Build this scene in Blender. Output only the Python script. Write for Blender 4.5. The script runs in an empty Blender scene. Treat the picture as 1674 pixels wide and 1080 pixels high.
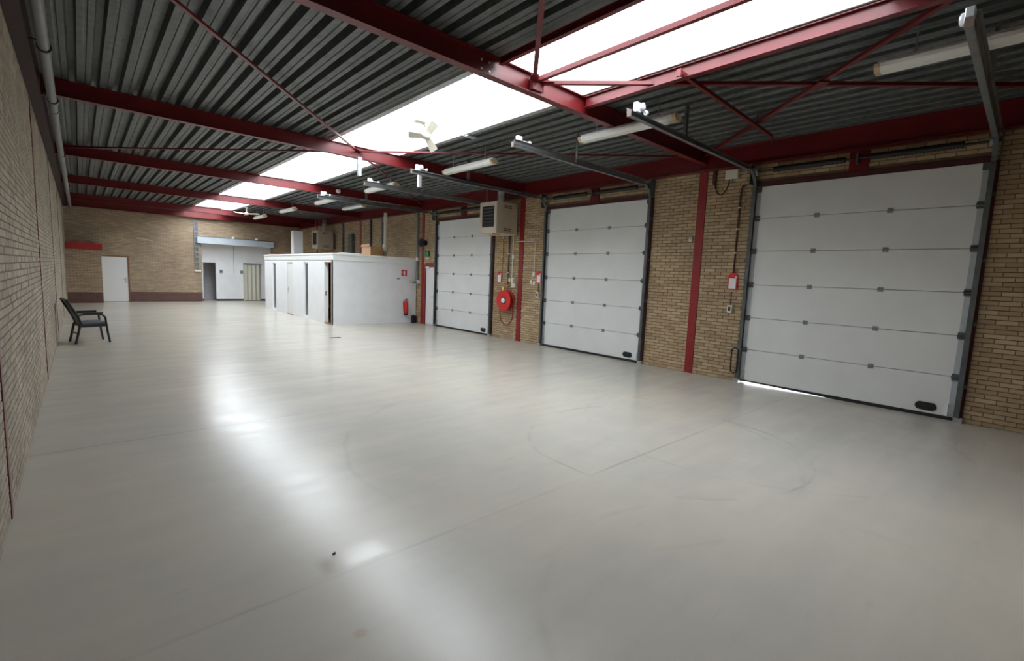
import bpy, math, random
from mathutils import Vector, Matrix
random.seed(7)
S = bpy.context.scene
COL = S.collection

# ------------------------------------------------------------------ camera
CAM = Vector((0.0, 0.0, 1.8131))
_yaw, _pitch, _roll, _f = -0.7409, -0.1104, 0.0408, 773.04
cy, sy, cp, sp = math.cos(_yaw), math.sin(_yaw), math.cos(_pitch), math.sin(_pitch)
FW = Vector((-sy * cp, cy * cp, sp))
_r = Vector((cy, sy, 0)); _u = _r.cross(FW)
RT = _r * math.cos(_roll) + _u * math.sin(_roll)
UP = -_r * math.sin(_roll) + _u * math.cos(_roll)
cam_data = bpy.data.cameras.new('camera')
cam = bpy.data.objects.new('camera', cam_data); COL.objects.link(cam)
m = Matrix.Identity(4)
for i in range(3):
    m[i][0], m[i][1], m[i][2], m[i][3] = RT[i], UP[i], -FW[i], CAM[i]
cam.matrix_world = m
cam_data.sensor_fit = 'HORIZONTAL'; cam_data.sensor_width = 36.0
cam_data.lens = _f * 36.0 / 1674.0
cam_data.clip_start = 0.05; cam_data.clip_end = 300
S.camera = cam

# ------------------------------------------------------------------ world, light, exposure
SKY_STRENGTH = 12.4
W = bpy.data.worlds.new('overcast_sky'); S.world = W; W.use_nodes = True
bg = W.node_tree.nodes['Background']
bg.inputs['Color'].default_value = (0.92, 0.96, 1.0, 1); bg.inputs['Strength'].default_value = SKY_STRENGTH
S.view_settings.view_transform = 'Standard'; S.view_settings.look = 'None'
S.view_settings.exposure = 0.0; S.view_settings.gamma = 1.0
S.view_settings.use_curve_mapping = False
try:
    S.cycles.max_bounces = 10; S.cycles.diffuse_bounces = 6; S.cycles.glossy_bounces = 4
    S.cycles.transparent_max_bounces = 12; S.cycles.use_denoising = True
    S.cycles.sample_clamp_indirect = 4.0
except Exception:
    pass

# ------------------------------------------------------------------ dimensions
XL, XR, YN, YB, YR = -0.43, 9.35, -0.80, 28.2, 28.75
ZD = 4.43                     # underside of the roof deck
SX0, SX1, SY0, SY1 = 3.9, 5.4, 1.15, 28.0   # rooflight opening; its unseen near end is stopped short to dim the foreground
BEAM_Y = [4.664, 9.922, 15.18, 20.44, 25.70]
BZ0 = 4.186
DOORS = [(11.21, 14.27), (5.86, 8.98), (0.58, 3.66)]
DH = 3.68

# daylight portals: guide the sampling of the sky through the rooflight
for k in range(6):
    y0 = SY0 + (SY1 - SY0) * k / 6; y1 = SY0 + (SY1 - SY0) * (k + 1) / 6
    ld = bpy.data.lights.new('rooflight_portal', 'AREA'); ld.shape = 'RECTANGLE'
    ld.size = SX1 - SX0 + 0.1; ld.size_y = (y1 - y0)
    lo = bpy.data.objects.new('rooflight_portal', ld); COL.objects.link(lo)
    lo.location = ((SX0 + SX1) / 2, (y0 + y1) / 2, 5.3)
    ld.cycles.is_portal = True

# ------------------------------------------------------------------ materials
def mat(name, col, rough=0.6, metal=0.0, var=0.0, scale=6.0, bump=0.0, bscale=60.0, emit=None, spec=0.5, rand=0.0):
    M = bpy.data.materials.new(name); M.use_nodes = True
    nt = M.node_tree; N = nt.nodes; L = nt.links
    b = N['Principled BSDF']
    b.inputs['Base Color'].default_value = (*col, 1); b.inputs['Roughness'].default_value = rough
    b.inputs['Metallic'].default_value = metal; b.inputs['Specular IOR Level'].default_value = spec
    src = None
    if var > 0 or bump > 0:
        g = N.new('ShaderNodeNewGeometry')
    if var > 0:
        n = N.new('ShaderNodeTexNoise'); n.inputs['Scale'].default_value = scale; n.inputs['Detail'].default_value = 5
        L.new(g.outputs['Position'], n.inputs['Vector'])
        r = N.new('ShaderNodeMapRange'); r.inputs[1].default_value = 0.3; r.inputs[2].default_value = 0.7
        r.inputs[3].default_value = 1 - var; r.inputs[4].default_value = 1 + var
        L.new(n.outputs['Fac'], r.inputs[0])
        v = N.new('ShaderNodeVectorMath'); v.operation = 'SCALE'; v.inputs[0].default_value = col
        L.new(r.outputs[0], v.inputs['Scale']); L.new(v.outputs[0], b.inputs['Base Color'])
    if bump > 0:
        n2 = N.new('ShaderNodeTexNoise'); n2.inputs['Scale'].default_value = bscale; n2.inputs['Detail'].default_value = 3
        L.new(g.outputs['Position'], n2.inputs['Vector'])
        bp = N.new('ShaderNodeBump'); bp.inputs['Strength'].default_value = bump; bp.inputs['Distance'].default_value = 0.01
        L.new(n2.outputs['Fac'], bp.inputs['Height']); L.new(bp.outputs['Normal'], b.inputs['Normal'])
    if emit:
        b.inputs['Emission Color'].default_value = (*emit[0], 1); b.inputs['Emission Strength'].default_value = emit[1]
    return M

def brick_mat(name, c0, c1, c2):
    M = bpy.data.materials.new(name); M.use_nodes = True
    nt = M.node_tree; N = nt.nodes; L = nt.links; b = N['Principled BSDF']
    at = N.new('ShaderNodeAttribute'); at.attribute_name = 'tone'
    oi = N.new('ShaderNodeObjectInfo')
    ad = N.new('ShaderNodeMath'); ad.operation = 'ADD'
    L.new(at.outputs['Fac'], ad.inputs[0]); L.new(oi.outputs['Random'], ad.inputs[1])
    fr = N.new('ShaderNodeMath'); fr.operation = 'FRACT'; L.new(ad.outputs[0], fr.inputs[0])
    cr = N.new('ShaderNodeValToRGB'); cr.color_ramp.interpolation = 'LINEAR'
    e = cr.color_ramp.elements
    e[0].position = 0; e[0].color = (*c0, 1); e[1].position = 1; e[1].color = (*c2, 1)
    k = e.new(0.55); k.color = (*c1, 1)
    L.new(fr.outputs[0], cr.inputs['Fac'])
    g = N.new('ShaderNodeNewGeometry')
    n = N.new('ShaderNodeTexNoise'); n.inputs['Scale'].default_value = 1.1; n.inputs['Detail'].default_value = 6
    L.new(g.outputs['Position'], n.inputs['Vector'])
    r = N.new('ShaderNodeMapRange'); r.inputs[1].default_value = 0.3; r.inputs[2].default_value = 0.7
    r.inputs[3].default_value = 0.84; r.inputs[4].default_value = 1.12
    L.new(n.outputs['Fac'], r.inputs[0])
    v = N.new('ShaderNodeVectorMath'); v.operation = 'SCALE'
    L.new(cr.outputs['Color'], v.inputs[0]); L.new(r.outputs[0], v.inputs['Scale'])
    L.new(v.outputs[0], b.inputs['Base Color'])
    b.inputs['Roughness'].default_value = 0.85
    n2 = N.new('ShaderNodeTexNoise'); n2.inputs['Scale'].default_value = 90
    L.new(g.outputs['Position'], n2.inputs['Vector'])
    bp = N.new('ShaderNodeBump'); bp.inputs['Strength'].default_value = 0.3; bp.inputs['Distance'].default_value = 0.004
    L.new(n2.outputs['Fac'], bp.inputs['Height']); L.new(bp.outputs['Normal'], b.inputs['Normal'])
    return M

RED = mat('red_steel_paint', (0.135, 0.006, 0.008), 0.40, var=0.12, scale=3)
RED_BRIGHT = mat('fire_red', (0.62, 0.025, 0.02), 0.4)
RED_COL = mat('red_column_paint', (0.25, 0.012, 0.014), 0.5, var=0.1)
GALV = mat('galvanised_steel', (0.52, 0.54, 0.55), 0.42, metal=0.75, var=0.15, scale=9)
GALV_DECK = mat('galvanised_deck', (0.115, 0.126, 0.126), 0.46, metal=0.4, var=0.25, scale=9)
RAILM = mat('dull_zinc_rail', (0.20, 0.21, 0.215), 0.45, metal=0.5, var=0.15)
GALV_BRIGHT = mat('bright_zinc', (0.85, 0.88, 0.92), 0.3, metal=0.3)
TRACK = mat('weathered_track_steel', (0.11, 0.12, 0.12), 0.5, metal=0.3, var=0.2)
DARK = mat('black_rubber', (0.015, 0.015, 0.017), 0.6)
SPRING = mat('oiled_spring_steel', (0.03, 0.03, 0.032), 0.5, metal=0.4)
MAROON = mat('dark_maroon_lintel', (0.07, 0.012, 0.015), 0.6)
DOORW = mat('white_door_skin', (0.80, 0.81, 0.80), 0.5, var=0.03, scale=2, bump=0.15, bscale=120)
DOOREND = mat('grey_end_cap', (0.50, 0.53, 0.56), 0.5, var=0.08)
HINGE = mat('grey_hinge_zinc', (0.26, 0.28, 0.29), 0.5, metal=0.3)
WHITE = mat('white_render', (0.86, 0.87, 0.885), 0.65, var=0.03, scale=2.5)
WHITE_PAINT = mat('white_gloss_paint', (0.84, 0.85, 0.84), 0.4)
CREAM = mat('cream_plastic', (0.74, 0.70, 0.58), 0.5)
YELLOWED = mat('yellowed_plastic', (0.56, 0.41, 0.23), 0.5)
RUSTY = mat('rusty_steel', (0.17, 0.125, 0.095), 0.6)
LAMPW = mat('opal_diffuser', (0.80, 0.80, 0.76), 0.4)
BEIGE = mat('beige_enamel', (0.50, 0.42, 0.32), 0.4, var=0.05)
BEIGE_LIGHT = mat('pale_beige_enamel', (0.66, 0.57, 0.47), 0.35)
GREYPIPE = mat('grey_plastic_pipe', (0.20, 0.203, 0.21), 0.5, var=0.06)
LINTEL = mat('blue_grey_lintel_paint', (0.50, 0.56, 0.62), 0.5, var=0.05)
FOLD = mat('beige_folding_vinyl', (0.62, 0.60, 0.52), 0.55)
BROWN = mat('brown_timber', (0.22, 0.10, 0.05), 0.6, var=0.2, scale=12)
DARKROOM = mat('dim_grey_plaster', (0.50, 0.50, 0.53), 0.8)
GREEN = mat('green_sign_face', (0.012, 0.16, 0.055), 0.4)
CARD_L = mat('pale_cardboard', (0.66, 0.42, 0.26), 0.8, var=0.15, scale=14)
CARD_D = mat('brown_cardboard', (0.38, 0.20, 0.09), 0.8, var=0.1)
CHAIRM = mat('black_chair_steel', (0.02, 0.021, 0.024), 0.4)
SLING = mat('dark_grey_sling_fabric', (0.13, 0.135, 0.16), 0.5)
BRASS = mat('brass', (0.75, 0.45, 0.15), 0.35, metal=0.7)
MORTAR = mat('mortar', (0.16, 0.105, 0.065), 0.95, var=0.15, scale=8, bump=0.3)
MORTAR_L = mat('grey_mortar', (0.20, 0.165, 0.125), 0.95, var=0.12, scale=8, bump=0.3)
PLASTER = mat('plain_backing', (0.35, 0.32, 0.28), 0.9)
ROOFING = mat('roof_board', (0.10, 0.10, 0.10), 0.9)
APRON = mat('concrete_apron', (0.55, 0.55, 0.54), 0.9, var=0.1)
BRICK = brick_mat('tan_brick', (0.38, 0.272, 0.158), (0.47, 0.342, 0.20), (0.53, 0.405, 0.25))
BRICK_L = brick_mat('greyed_tan_brick', (0.34, 0.285, 0.22), (0.40, 0.34, 0.265), (0.45, 0.39, 0.31))
BRICK_B = brick_mat('brown_tan_brick', (0.37, 0.27, 0.18), (0.42, 0.315, 0.215), (0.47, 0.36, 0.25))
BRICK_P = brick_mat('painted_brown_brick', (0.13, 0.062, 0.055), (0.15, 0.072, 0.062), (0.17, 0.083, 0.07))

def glazing_mat():
    M = bpy.data.materials.new('clear_rooflight_sheet'); M.use_nodes = True
    nt = M.node_tree; N = nt.nodes; L = nt.links
    N.remove(N['Principled BSDF'])
    t = N.new('ShaderNodeBsdfTransparent'); t.inputs[0].default_value = (0.90, 0.92, 0.93, 1)
    d = N.new('ShaderNodeBsdfTranslucent'); d.inputs[0].default_value = (0.9, 0.92, 0.94, 1)
    gl = N.new('ShaderNodeBsdfGlossy'); gl.inputs['Roughness'].default_value = 0.15
    mx = N.new('ShaderNodeMixShader'); mx.inputs[0].default_value = 0.12
    L.new(t.outputs[0], mx.inputs[1]); L.new(d.outputs[0], mx.inputs[2])
    mx2 = N.new('ShaderNodeMixShader'); mx2.inputs[0].default_value = 0.04
    L.new(mx.outputs[0], mx2.inputs[1]); L.new(gl.outputs[0], mx2.inputs[2])
    L.new(mx2.outputs[0], N['Material Output'].inputs['Surface'])
    return M
GLAZ = glazing_mat()

def floor_mat():
    M = bpy.data.materials.new('coated_concrete_floor'); M.use_nodes = True
    nt = M.node_tree; N = nt.nodes; L = nt.links; b = N['Principled BSDF']
    g = N.new('ShaderNodeNewGeometry'); P = g.outputs['Position']
    def math_(op, a, c=None, clamp=False):
        n = N.new('ShaderNodeMath'); n.operation = op; n.use_clamp = clamp
        for i, v in enumerate((a, c)):
            if v is None: continue
            if isinstance(v, (int, float)): n.inputs[i].default_value = v
            else: L.new(v, n.inputs[i])
        return n.outputs[0]
    def noise(scale, detail=5, vec=P, rough=0.55):
        n = N.new('ShaderNodeTexNoise'); n.inputs['Scale'].default_value = scale; n.inputs['Detail'].default_value = detail
        n.inputs['Roughness'].default_value = rough
        L.new(vec, n.inputs['Vector']); return n.outputs['Fac']
    def rng(v, a, c, d, e):
        n = N.new('ShaderNodeMapRange'); L.new(v, n.inputs[0])
        for i, x in enumerate((a, c, d, e)): n.inputs[i + 1].default_value = x
        return n.outputs[0]
    sx = N.new('ShaderNodeSeparateXYZ'); L.new(P, sx.inputs[0])
    st = N.new('ShaderNodeVectorMath'); st.operation = 'MULTIPLY'; st.inputs[1].default_value = (0.45, 3.0, 1)
    L.new(P, st.inputs[0])
    big = noise(0.35, 4); mid = noise(1.6, 6); streak = noise(1.4, 6, st.outputs[0], 0.6)
    X, Y = sx.outputs[0], sx.outputs[1]
    # tyre scuffs: thin rings broken up by noise
    wob = math_('MULTIPLY', math_('SUBTRACT', big, 0.5), 0.5)
    marks = None
    for cx, cyy, r, w, amt in ((4.95, 2.75, 1.50, 0.03, 0.20), (4.2, 3.6, 2.45, 0.04, 0.09), (6.6, 2.4, 2.2, 0.04, 0.07), (2.9, 0.6, 1.5, 0.05, 0.07)):
        cv = N.new('ShaderNodeVectorMath'); cv.operation = 'DISTANCE'; cv.inputs[1].default_value = (cx, cyy, 0); L.new(P, cv.inputs[0])
        d = math_('ABSOLUTE', math_('SUBTRACT', math_('ADD', cv.outputs['Value'], wob), r))
        k = rng(d, 0.0, w, amt, 0.0)
        marks = k if marks is None else math_('MAXIMUM', marks, k)
    marks = math_('MULTIPLY', marks, rng(noise(1.1, 4), 0.46, 0.58, 0.0, 1.0))
    scuff = rng(noise(2.4, 7, st.outputs[0], 0.7), 0.60, 0.78, 0.0, 0.13)
    # faint sawn joints across the hall, worn away in places
    jo = None
    for yj, amt in ((9.05, 0.26), (6.06, 0.20), (2.62, 0.22), (14.4, 0.2)):
        k = rng(math_('ABSOLUTE', math_('SUBTRACT', Y, yj)), 0.004, 0.02, amt, 0.0)
        jo = k if jo is None else math_('MAXIMUM', jo, k)
    jo = math_('MULTIPLY', jo, rng(big, 0.42, 0.55, 1.0, 0.15))
    dark = math_('MULTIPLY', rng(streak, 0.25, 0.75, 0.95, 1.04), math_('SUBTRACT', 1.0, math_('MAXIMUM', scuff, math_('MAXIMUM', marks, jo))))
    ramp = N.new('ShaderNodeMix'); ramp.data_type = 'RGBA'
    ramp.inputs['A'].default_value = (0.48, 0.467, 0.425, 1); ramp.inputs['B'].default_value = (0.59, 0.54, 0.452, 1)
    L.new(rng(math_('ADD', math_('MULTIPLY', big, 0.6), math_('MULTIPLY', mid, 0.4)), 0.32, 0.68, 0.0, 1.0), ramp.inputs['Factor'])
    v = N.new('ShaderNodeVectorMath'); v.operation = 'SCALE'
    L.new(ramp.outputs['Result'], v.inputs[0]); L.new(dark, v.inputs['Scale'])
    # one rusty stain
    cv = N.new('ShaderNodeVectorMath'); cv.operation = 'DISTANCE'; cv.inputs[1].default_value = (0.97, 2.10, 0); L.new(P, cv.inputs[0])
    rs = rng(math_('ADD', cv.outputs['Value'], math_('MULTIPLY', streak, 0.08)), 0.055, 0.08, 0.35, 0.0)
    mx = N.new('ShaderNodeMix'); mx.data_type = 'RGBA'
    L.new(rs, mx.inputs['Factor']); L.new(v.outputs[0], mx.inputs['A']); mx.inputs['B'].default_value = (0.45, 0.24, 0.14, 1)
    L.new(mx.outputs['Result'], b.inputs['Base Color'])
    ro = rng(streak, 0.3, 0.7, 0.21, 0.27)
    # shinier recoated patches
    for x0, x1, y0, y1, amt in ((0.98, 1.46, 2.64, 2.88, 0.10), (0.98, 1.60, 5.75, 6.55, 0.02)):
        a = math_('SUBTRACT', (x1 - x0)/2, math_('ABSOLUTE', math_('SUBTRACT', X, (x0 + x1)/2)))
        b_ = math_('SUBTRACT', (y1 - y0)/2, math_('ABSOLUTE', math_('SUBTRACT', Y, (y0 + y1)/2)))
        ro = math_('SUBTRACT', ro, rng(math_('MINIMUM', a, b_), 0.0, 0.05, 0.0, amt))
    L.new(ro, b.inputs['Roughness'])
    b.inputs['Specular IOR Level'].default_value = 0.38
    return M
FLOOR = floor_mat()

# ------------------------------------------------------------------ mesh builder
WORG = {}
class MB:
    """Collects shapes in world space and links them as one mesh object."""
    def __init__(s): s.v = []; s.f = []; s.tone = []; s.smooth = []
    def add(s, vs, fs, tone=0.0, smooth=False):
        o = len(s.v); s.v += [tuple(p) for p in vs]
        for f in fs: s.f.append(tuple(i + o for i in f)); s.tone.append(tone); s.smooth.append(smooth)
        return s
    def box(s, x0, x1, y0, y1, z0, z1, tone=0.0):
        vs = [(x0,y0,z0),(x1,y0,z0),(x1,y1,z0),(x0,y1,z0),(x0,y0,z1),(x1,y0,z1),(x1,y1,z1),(x0,y1,z1)]
        return s.add(vs, [(0,3,2,1),(4,5,6,7),(0,1,5,4),(1,2,6,5),(2,3,7,6),(3,0,4,7)], tone)
    def obox(s, c, ax, ay, az, hx, hy, hz):
        c, ax, ay, az = Vector(c), Vector(ax).normalized(), Vector(ay).normalized(), Vector(az).normalized()
        vs = [c + ax*hx*i + ay*hy*j + az*hz*k for k in (-1,1) for i, j in ((-1,-1),(1,-1),(1,1),(-1,1))]
        return s.add(vs, [(0,3,2,1),(4,5,6,7),(0,1,5,4),(1,2,6,5),(2,3,7,6),(3,0,4,7)])
    def bar(s, a, b, w, h, up=(0,0,1)):
        a, b = Vector(a), Vector(b); d = (b - a)
        side = d.cross(Vector(up))
        if side.length < 1e-6: side = d.cross(Vector((1,0,0)))
        upv = side.cross(d)
        return s.obox((a + b) / 2, d, side, upv, d.length / 2, w / 2, h / 2)
    def tube(s, pts, r, n=8, caps=True):
        pts = [Vector(p) for p in pts]; rings = []
        prev = None
        for i, p in enumerate(pts):
            d = (pts[min(i+1, len(pts)-1)] - pts[max(i-1, 0)]).normalized()
            if prev is None:
                ref = Vector((0,0,1)) if abs(d.z) < 0.9 else Vector((1,0,0))
                a = d.cross(ref).normalized()
            else:
                a = (prev - d * prev.dot(d))
                a = a.normalized() if a.length > 1e-6 else d.orthogonal().normalized()
            prev = a; b = d.cross(a)
            rr = r[i] if isinstance(r, (list, tuple)) else r
            rings.append([p + (a*math.cos(t) + b*math.sin(t))*rr for t in (2*math.pi*k/n for k in range(n))])
        vs = [q for ring in rings for q in ring]; fs = []
        for i in range(len(rings)-1):
            for k in range(n):
                fs.append((i*n+k, i*n+(k+1)%n, (i+1)*n+(k+1)%n, (i+1)*n+k))
        s.add(vs, fs, smooth=True)
        if caps:
            s.add(rings[0], [tuple(reversed(range(n)))]); s.add(rings[-1], [tuple(range(n))])
        return s
    def lathe(s, c, axis, prof, n=24, smooth=True):
        """prof: (distance along axis, radius)"""
        c, ax = Vector(c), Vector(axis).normalized(); a = ax.orthogonal().normalized(); b = ax.cross(a)
        vs = []; fs = []
        for h, r in prof:
            for k in range(n):
                t = 2*math.pi*k/n; vs.append(c + ax*h + (a*math.cos(t)+b*math.sin(t))*max(r, 1e-4))
        for i in range(len(prof)-1):
            for k in range(n): fs.append((i*n+k, i*n+(k+1)%n, (i+1)*n+(k+1)%n, (i+1)*n+k))
        s.add(vs, fs, smooth=smooth)
        s.add(vs[:n], [tuple(reversed(range(n)))]); s.add(vs[-n:], [tuple(range(n))])
        return s
    def prism(s, poly, d):
        """poly: coplanar 3d points, extruded by vector d"""
        d = Vector(d); p = [Vector(q) for q in poly]; n = len(p)
        vs = p + [q + d for q in p]
        fs = [tuple(reversed(range(n))), tuple(range(n, 2*n))] + [(i, (i+1) % n, n+(i+1) % n, n+i) for i in range(n)]
        return s.add(vs, fs)
    def build(s, name, material, parent=None, loc=None, bevel=0.0, label=None, kind=None):
        me = bpy.data.meshes.new(name)
        org = WORG.get(parent.name, Vector((0,0,0))) if parent else (Vector(loc) if loc else Vector((0,0,0)))
        me.from_pydata([(v[0]-org.x, v[1]-org.y, v[2]-org.z) for v in s.v], [], s.f); 
        me.polygons.foreach_set('use_smooth', s.smooth)
        if any(s.tone):
            at = me.attributes.new('tone', 'FLOAT', 'FACE'); at.data.foreach_set('value', s.tone)
        me.materials.append(material); me.update()
        o = bpy.data.objects.new(name, me); COL.objects.link(o)
        if parent: o.parent = parent
        else: o.location = org
        WORG[o.name] = org
        if bevel:
            md = o.modifiers.new('edge', 'BEVEL'); md.width = bevel; md.segments = 2; md.limit_method = 'ANGLE'
        if label: o['label'] = label
        if kind: o['kind'] = kind
        return o

def tag(o, label, cat, group=None, kind=None):
    o['label'] = label; o['category'] = cat
    if group: o['group'] = group
    if kind: o['kind'] = kind
    return o
def thing(name, label, cat, loc, group=None, kind=None):
    e = bpy.data.objects.new(name, None); COL.objects.link(e); e.location = loc; e.empty_display_size = 0.1
    WORG[e.name] = Vector(loc)
    return tag(e, label, cat, group, kind)
def copy_thing(root, loc, label, rotz=0.0, group=None):
    r = root.copy(); COL.objects.link(r); r.location = loc; r.rotation_euler = (0, 0, rotz); r['label'] = label
    if group: r['group'] = group
    WORG[r.name] = Vector(loc)
    for ch in list(root.children):
        c = ch.copy(); COL.objects.link(c); c.parent = r
        for gch in ch.children:
            d = gch.copy(); COL.objects.link(d); d.parent = c
    return r

# ------------------------------------------------------------------ brick walls
def proj(p):
    d = Vector(p) - CAM; w = d.dot(FW)
    if w < 0.2: return None
    return 837 + _f * d.dot(RT) / w, 540 - _f * d.dot(UP) / w, d
COURSE, BL, BH = 0.0655, 0.222, 0.0525
def intervals(a, b, holes, z):
    iv = [(a, b)]
    for (h0, h1, z0, z1) in holes:
        if z + BH > z0 and z < z1:
            nv = []
            for p, q in iv:
                if h1 <= p or h0 >= q: nv.append((p, q)); continue
                if h0 > p: nv.append((p, h0))
                if h1 < q: nv.append((h1, q))
            iv = nv
    return iv
def brick_wall(parent, axis, face, out, a, b, z0, z1, holes, material, single=300, paint=None, paint_z=0, mesh_name='brick', seed=1):
    """axis 'y': the wall runs along Y at x=face; 'x': along X at y=face. out: direction (+1/-1) towards the room."""
    rnd = random.Random(seed); full = []; rest = MB(); painted = MB()
    depth = 0.03
    def shape(mb, s0, s1, z, j, tone):
        f0, f1 = face - out * depth, face + out * j
        lo, hi = min(f0, f1), max(f0, f1)
        if axis == 'y': mb.box(lo, hi, s0, s1, z, z + BH, tone)
        else: mb.box(s0, s1, lo, hi, z, z + BH, tone)
    row = 0; z = z0 + 0.006
    while z + BH <= z1 + 1e-6:
        off = (row % 2) * BL / 2 + rnd.uniform(-0.01, 0.01)
        for p, q in intervals(a, b, holes, z):
            k = math.floor((p - a - off) / BL); s = a + off + k * BL
            while s < q:
                s0, s1 = max(s + 0.005, p), min(s + BL - 0.005, q)
                if s1 - s0 > 0.025:
                    tone = rnd.random() * 0.98 + 0.01; j = rnd.uniform(-0.0015, 0.0015)
                    isp = paint is not None and z < paint_z
                    if (s1 - s0) > BL - 0.0105 and not isp: full.append((s0, s1, z, j, tone))
                    else: shape(painted if isp else rest, s0, s1, z, j, tone)
                s += BL
        z += COURSE; row += 1
    def size(t):
        c = (t[0] + t[1]) / 2
        pt = (face, c, t[2] + BH/2) if axis == 'y' else (c, face, t[2] + BH/2)
        q = proj(pt)
        if q is None or not (4 < q[0] < 1670 and 4 < q[1] < 1076): return 0
        d = q[2]; n = abs(d.x if axis == 'y' else d.y) / d.length
        return n / d.length_squared
    full.sort(key=size, reverse=True)
    top = [t for t in full[:single] if size(t) > 0]; rest_f = full[len(top):]
    for t in rest_f: shape(rest, *t)
    proto = None
    org = WORG[parent.name]
    for s0, s1, z, j, tone in top:
        if proto is None:
            mb = MB(); L2 = (BL - 0.01) / 2; D2 = depth
            lo, hi = (-D2, 0) if out > 0 else (0, D2)
            if axis == 'y': mb.box(lo, hi, -L2, L2, 0, BH)
            else: mb.box(-L2, L2, lo, hi, 0, BH)
            me = bpy.data.meshes.new(mesh_name); me.from_pydata(mb.v, [], mb.f); me.materials.append(material); proto = me
        o = bpy.data.objects.new(mesh_name, proto); COL.objects.link(o); o.parent = parent
        c = (s0 + s1) / 2
        o.location = (Vector((face + out*j, c, z)) if axis == 'y' else Vector((c, face + out*j, z))) - org
    if rest.v: rest.build('brickwork', material, parent, kind='stuff')
    if painted.v: painted.build('painted_brickwork', paint, parent, kind='stuff', label='brown painted brick plinth')

def struct(name, mb, material, label, cat, bevel=0.0):
    o = mb.build(name, material, bevel=bevel); return tag(o, label, cat, kind='structure')

# floor and ground
struct('floor', MB().box(XL - 0.3, XR + 0.02, YN - 0.3, YR + 2.2, -0.15, 0.0), FLOOR, 'shiny pale grey coated concrete floor with tyre scuffs', 'floor')
struct('ground', MB().box(XR + 0.02, 40, -20, 50, -0.2, -0.045), APRON, 'bright outdoor concrete apron seen under the gap of a door', 'ground')

def backing(mb, axis, f0, f1, a, b, z0, z1, holes):
    """solid wall around rectangular holes that start at the bottom z0"""
    cuts = sorted(h[:2] for h in holes); p = a
    def put(s0, s1, za, zb):
        if s1 - s0 < 1e-4 or zb - za < 1e-4: return
        if axis == 'y': mb.box(f0, f1, s0, s1, za, zb)
        else: mb.box(s0, s1, f0, f1, za, zb)
    for h in sorted(holes):
        put(p, h[0], z0, z1); put(h[0], h[1], h[3], z1); p = h[1]
    put(p, b, z0, z1); return mb

# right wall
RH = [(d0, d1, 0, DH) for d0, d1 in DOORS] + [(14.40, 14.99, 0, 2.08)]
wr = struct('wall_right', backing(MB(), 'y', XR + 0.008, XR + 0.26, YN, YR, 0, ZD + 0.14, RH), MORTAR, 'tan brick wall pierced by three white overhead doors', 'wall')
BHo = [(d0 - 0.02, d1 + 0.02, 0, DH + 0.06) for d0, d1 in DOORS] + [(14.40, 15.07, 0, 2.19)] + [(y - 0.09 + 0.04, y + 0.09 + 0.04, 0, ZD) for y in BEAM_Y]
brick_wall(wr, 'y', XR, -1, YN, YR, 0.0, 4.42, BHo, BRICK, seed=3)
# left wall
wl = struct('wall_left', MB().box(XL - 0.26, XL - 0.008, YN, YR, 0, ZD + 0.14), MORTAR_L, 'long greyish tan brick wall with thin red columns', 'wall')
brick_wall(wl, 'y', XL, 1, YN, YB, 0.0, 4.42, [(y - 0.05, y + 0.05, 0, ZD) for y in BEAM_Y], BRICK_L, seed=5)
# back wall with recess
LX0, LX1 = 4.55, XR
wb = struct('wall_back', MB().box(XL, 0.63, YB + 0.008, YB + 0.4, 0, ZD + 0.1).box(0.63, 1.66, YB + 0.008, YB + 0.4, 2.07, ZD + 0.1)
            .box(0.60, 1.70, YB + 0.06, YB + 0.4, 0, 2.10).box(1.66, LX0 - 0.008, YB + 0.008, YB + 0.45, 0, ZD + 0.1).box(LX0 - 0.008, XR, YB + 0.008, YB + 0.45, 2.95, ZD + 0.1).box(7.868, XR, YB + 0.008, YB + 0.45, 0, 2.95), MORTAR_L, 'brown brick end wall with a white door and a white recess', 'wall')  # includes an unseen block added behind the door against light leaks
brick_wall(wb, 'x', YB, -1, XL, XR, 0.0, 4.42, [(0.60, 1.70, 0, 2.10), (LX0, 7.86, 0, 2.9), (4.35, 7.9, 2.89, 3.25), (XL, 0.72, 0, 2.55)], BRICK_B, paint=BRICK_P, paint_z=0.44, seed=9)
rv = MB(); zz = 0.006; k = 0
while zz + BH < 2.9:
    rv.box(LX0 - 0.03, LX0, YB + (0.0 if k % 2 else 0.11), YB + (0.21 if k % 2 else 0.45), zz, zz + BH, random.random())
    rv.box(LX0 - 0.03, LX0, YB + (0.22 if k % 2 else 0.0), YB + (0.45 if k % 2 else 0.10), zz, zz + BH, random.random())
    zz += COURSE; k += 1
rv.build('reveal_brickwork', BRICK_B, wb, kind='stuff')
# recessed white wall with a doorway into a dim passage
rw = MB().box(LX0 - 0.1, 4.69, YR, YR + 0.1, 0, 3.4).box(4.69, 5.22, YR, YR + 0.1, 1.96, 3.4).box(5.22, XR + 0.1, YR, YR + 0.1, 0, 3.4)
struct('wall_recess', rw, WHITE, 'white rendered wall set back under a blue grey lintel', 'wall')
pas = MB().box(4.0, 6.2, YR + 1.5, YR + 1.6, 0, 2.7).box(4.0, 4.1, YR + 0.1, YR + 1.5, 0, 2.7).box(6.1, 6.2, YR + 0.1, YR + 1.5, 0, 2.7).box(4.0, 6.2, YR + 0.1, YR + 1.6, 2.6, 2.7)
struct('wall_passage', pas, DARKROOM, 'dim grey passage wall seen through the open doorway', 'wall')
struct('baseboard_recess', MB().box(5.22, 9.3, YR - 0.015, YR, 0, 0.09).box(LX0, 4.69, YR - 0.015, YR, 0, 0.09), DARK, 'black skirting along the foot of the white recess wall', 'baseboard', bevel=0.004)
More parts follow.
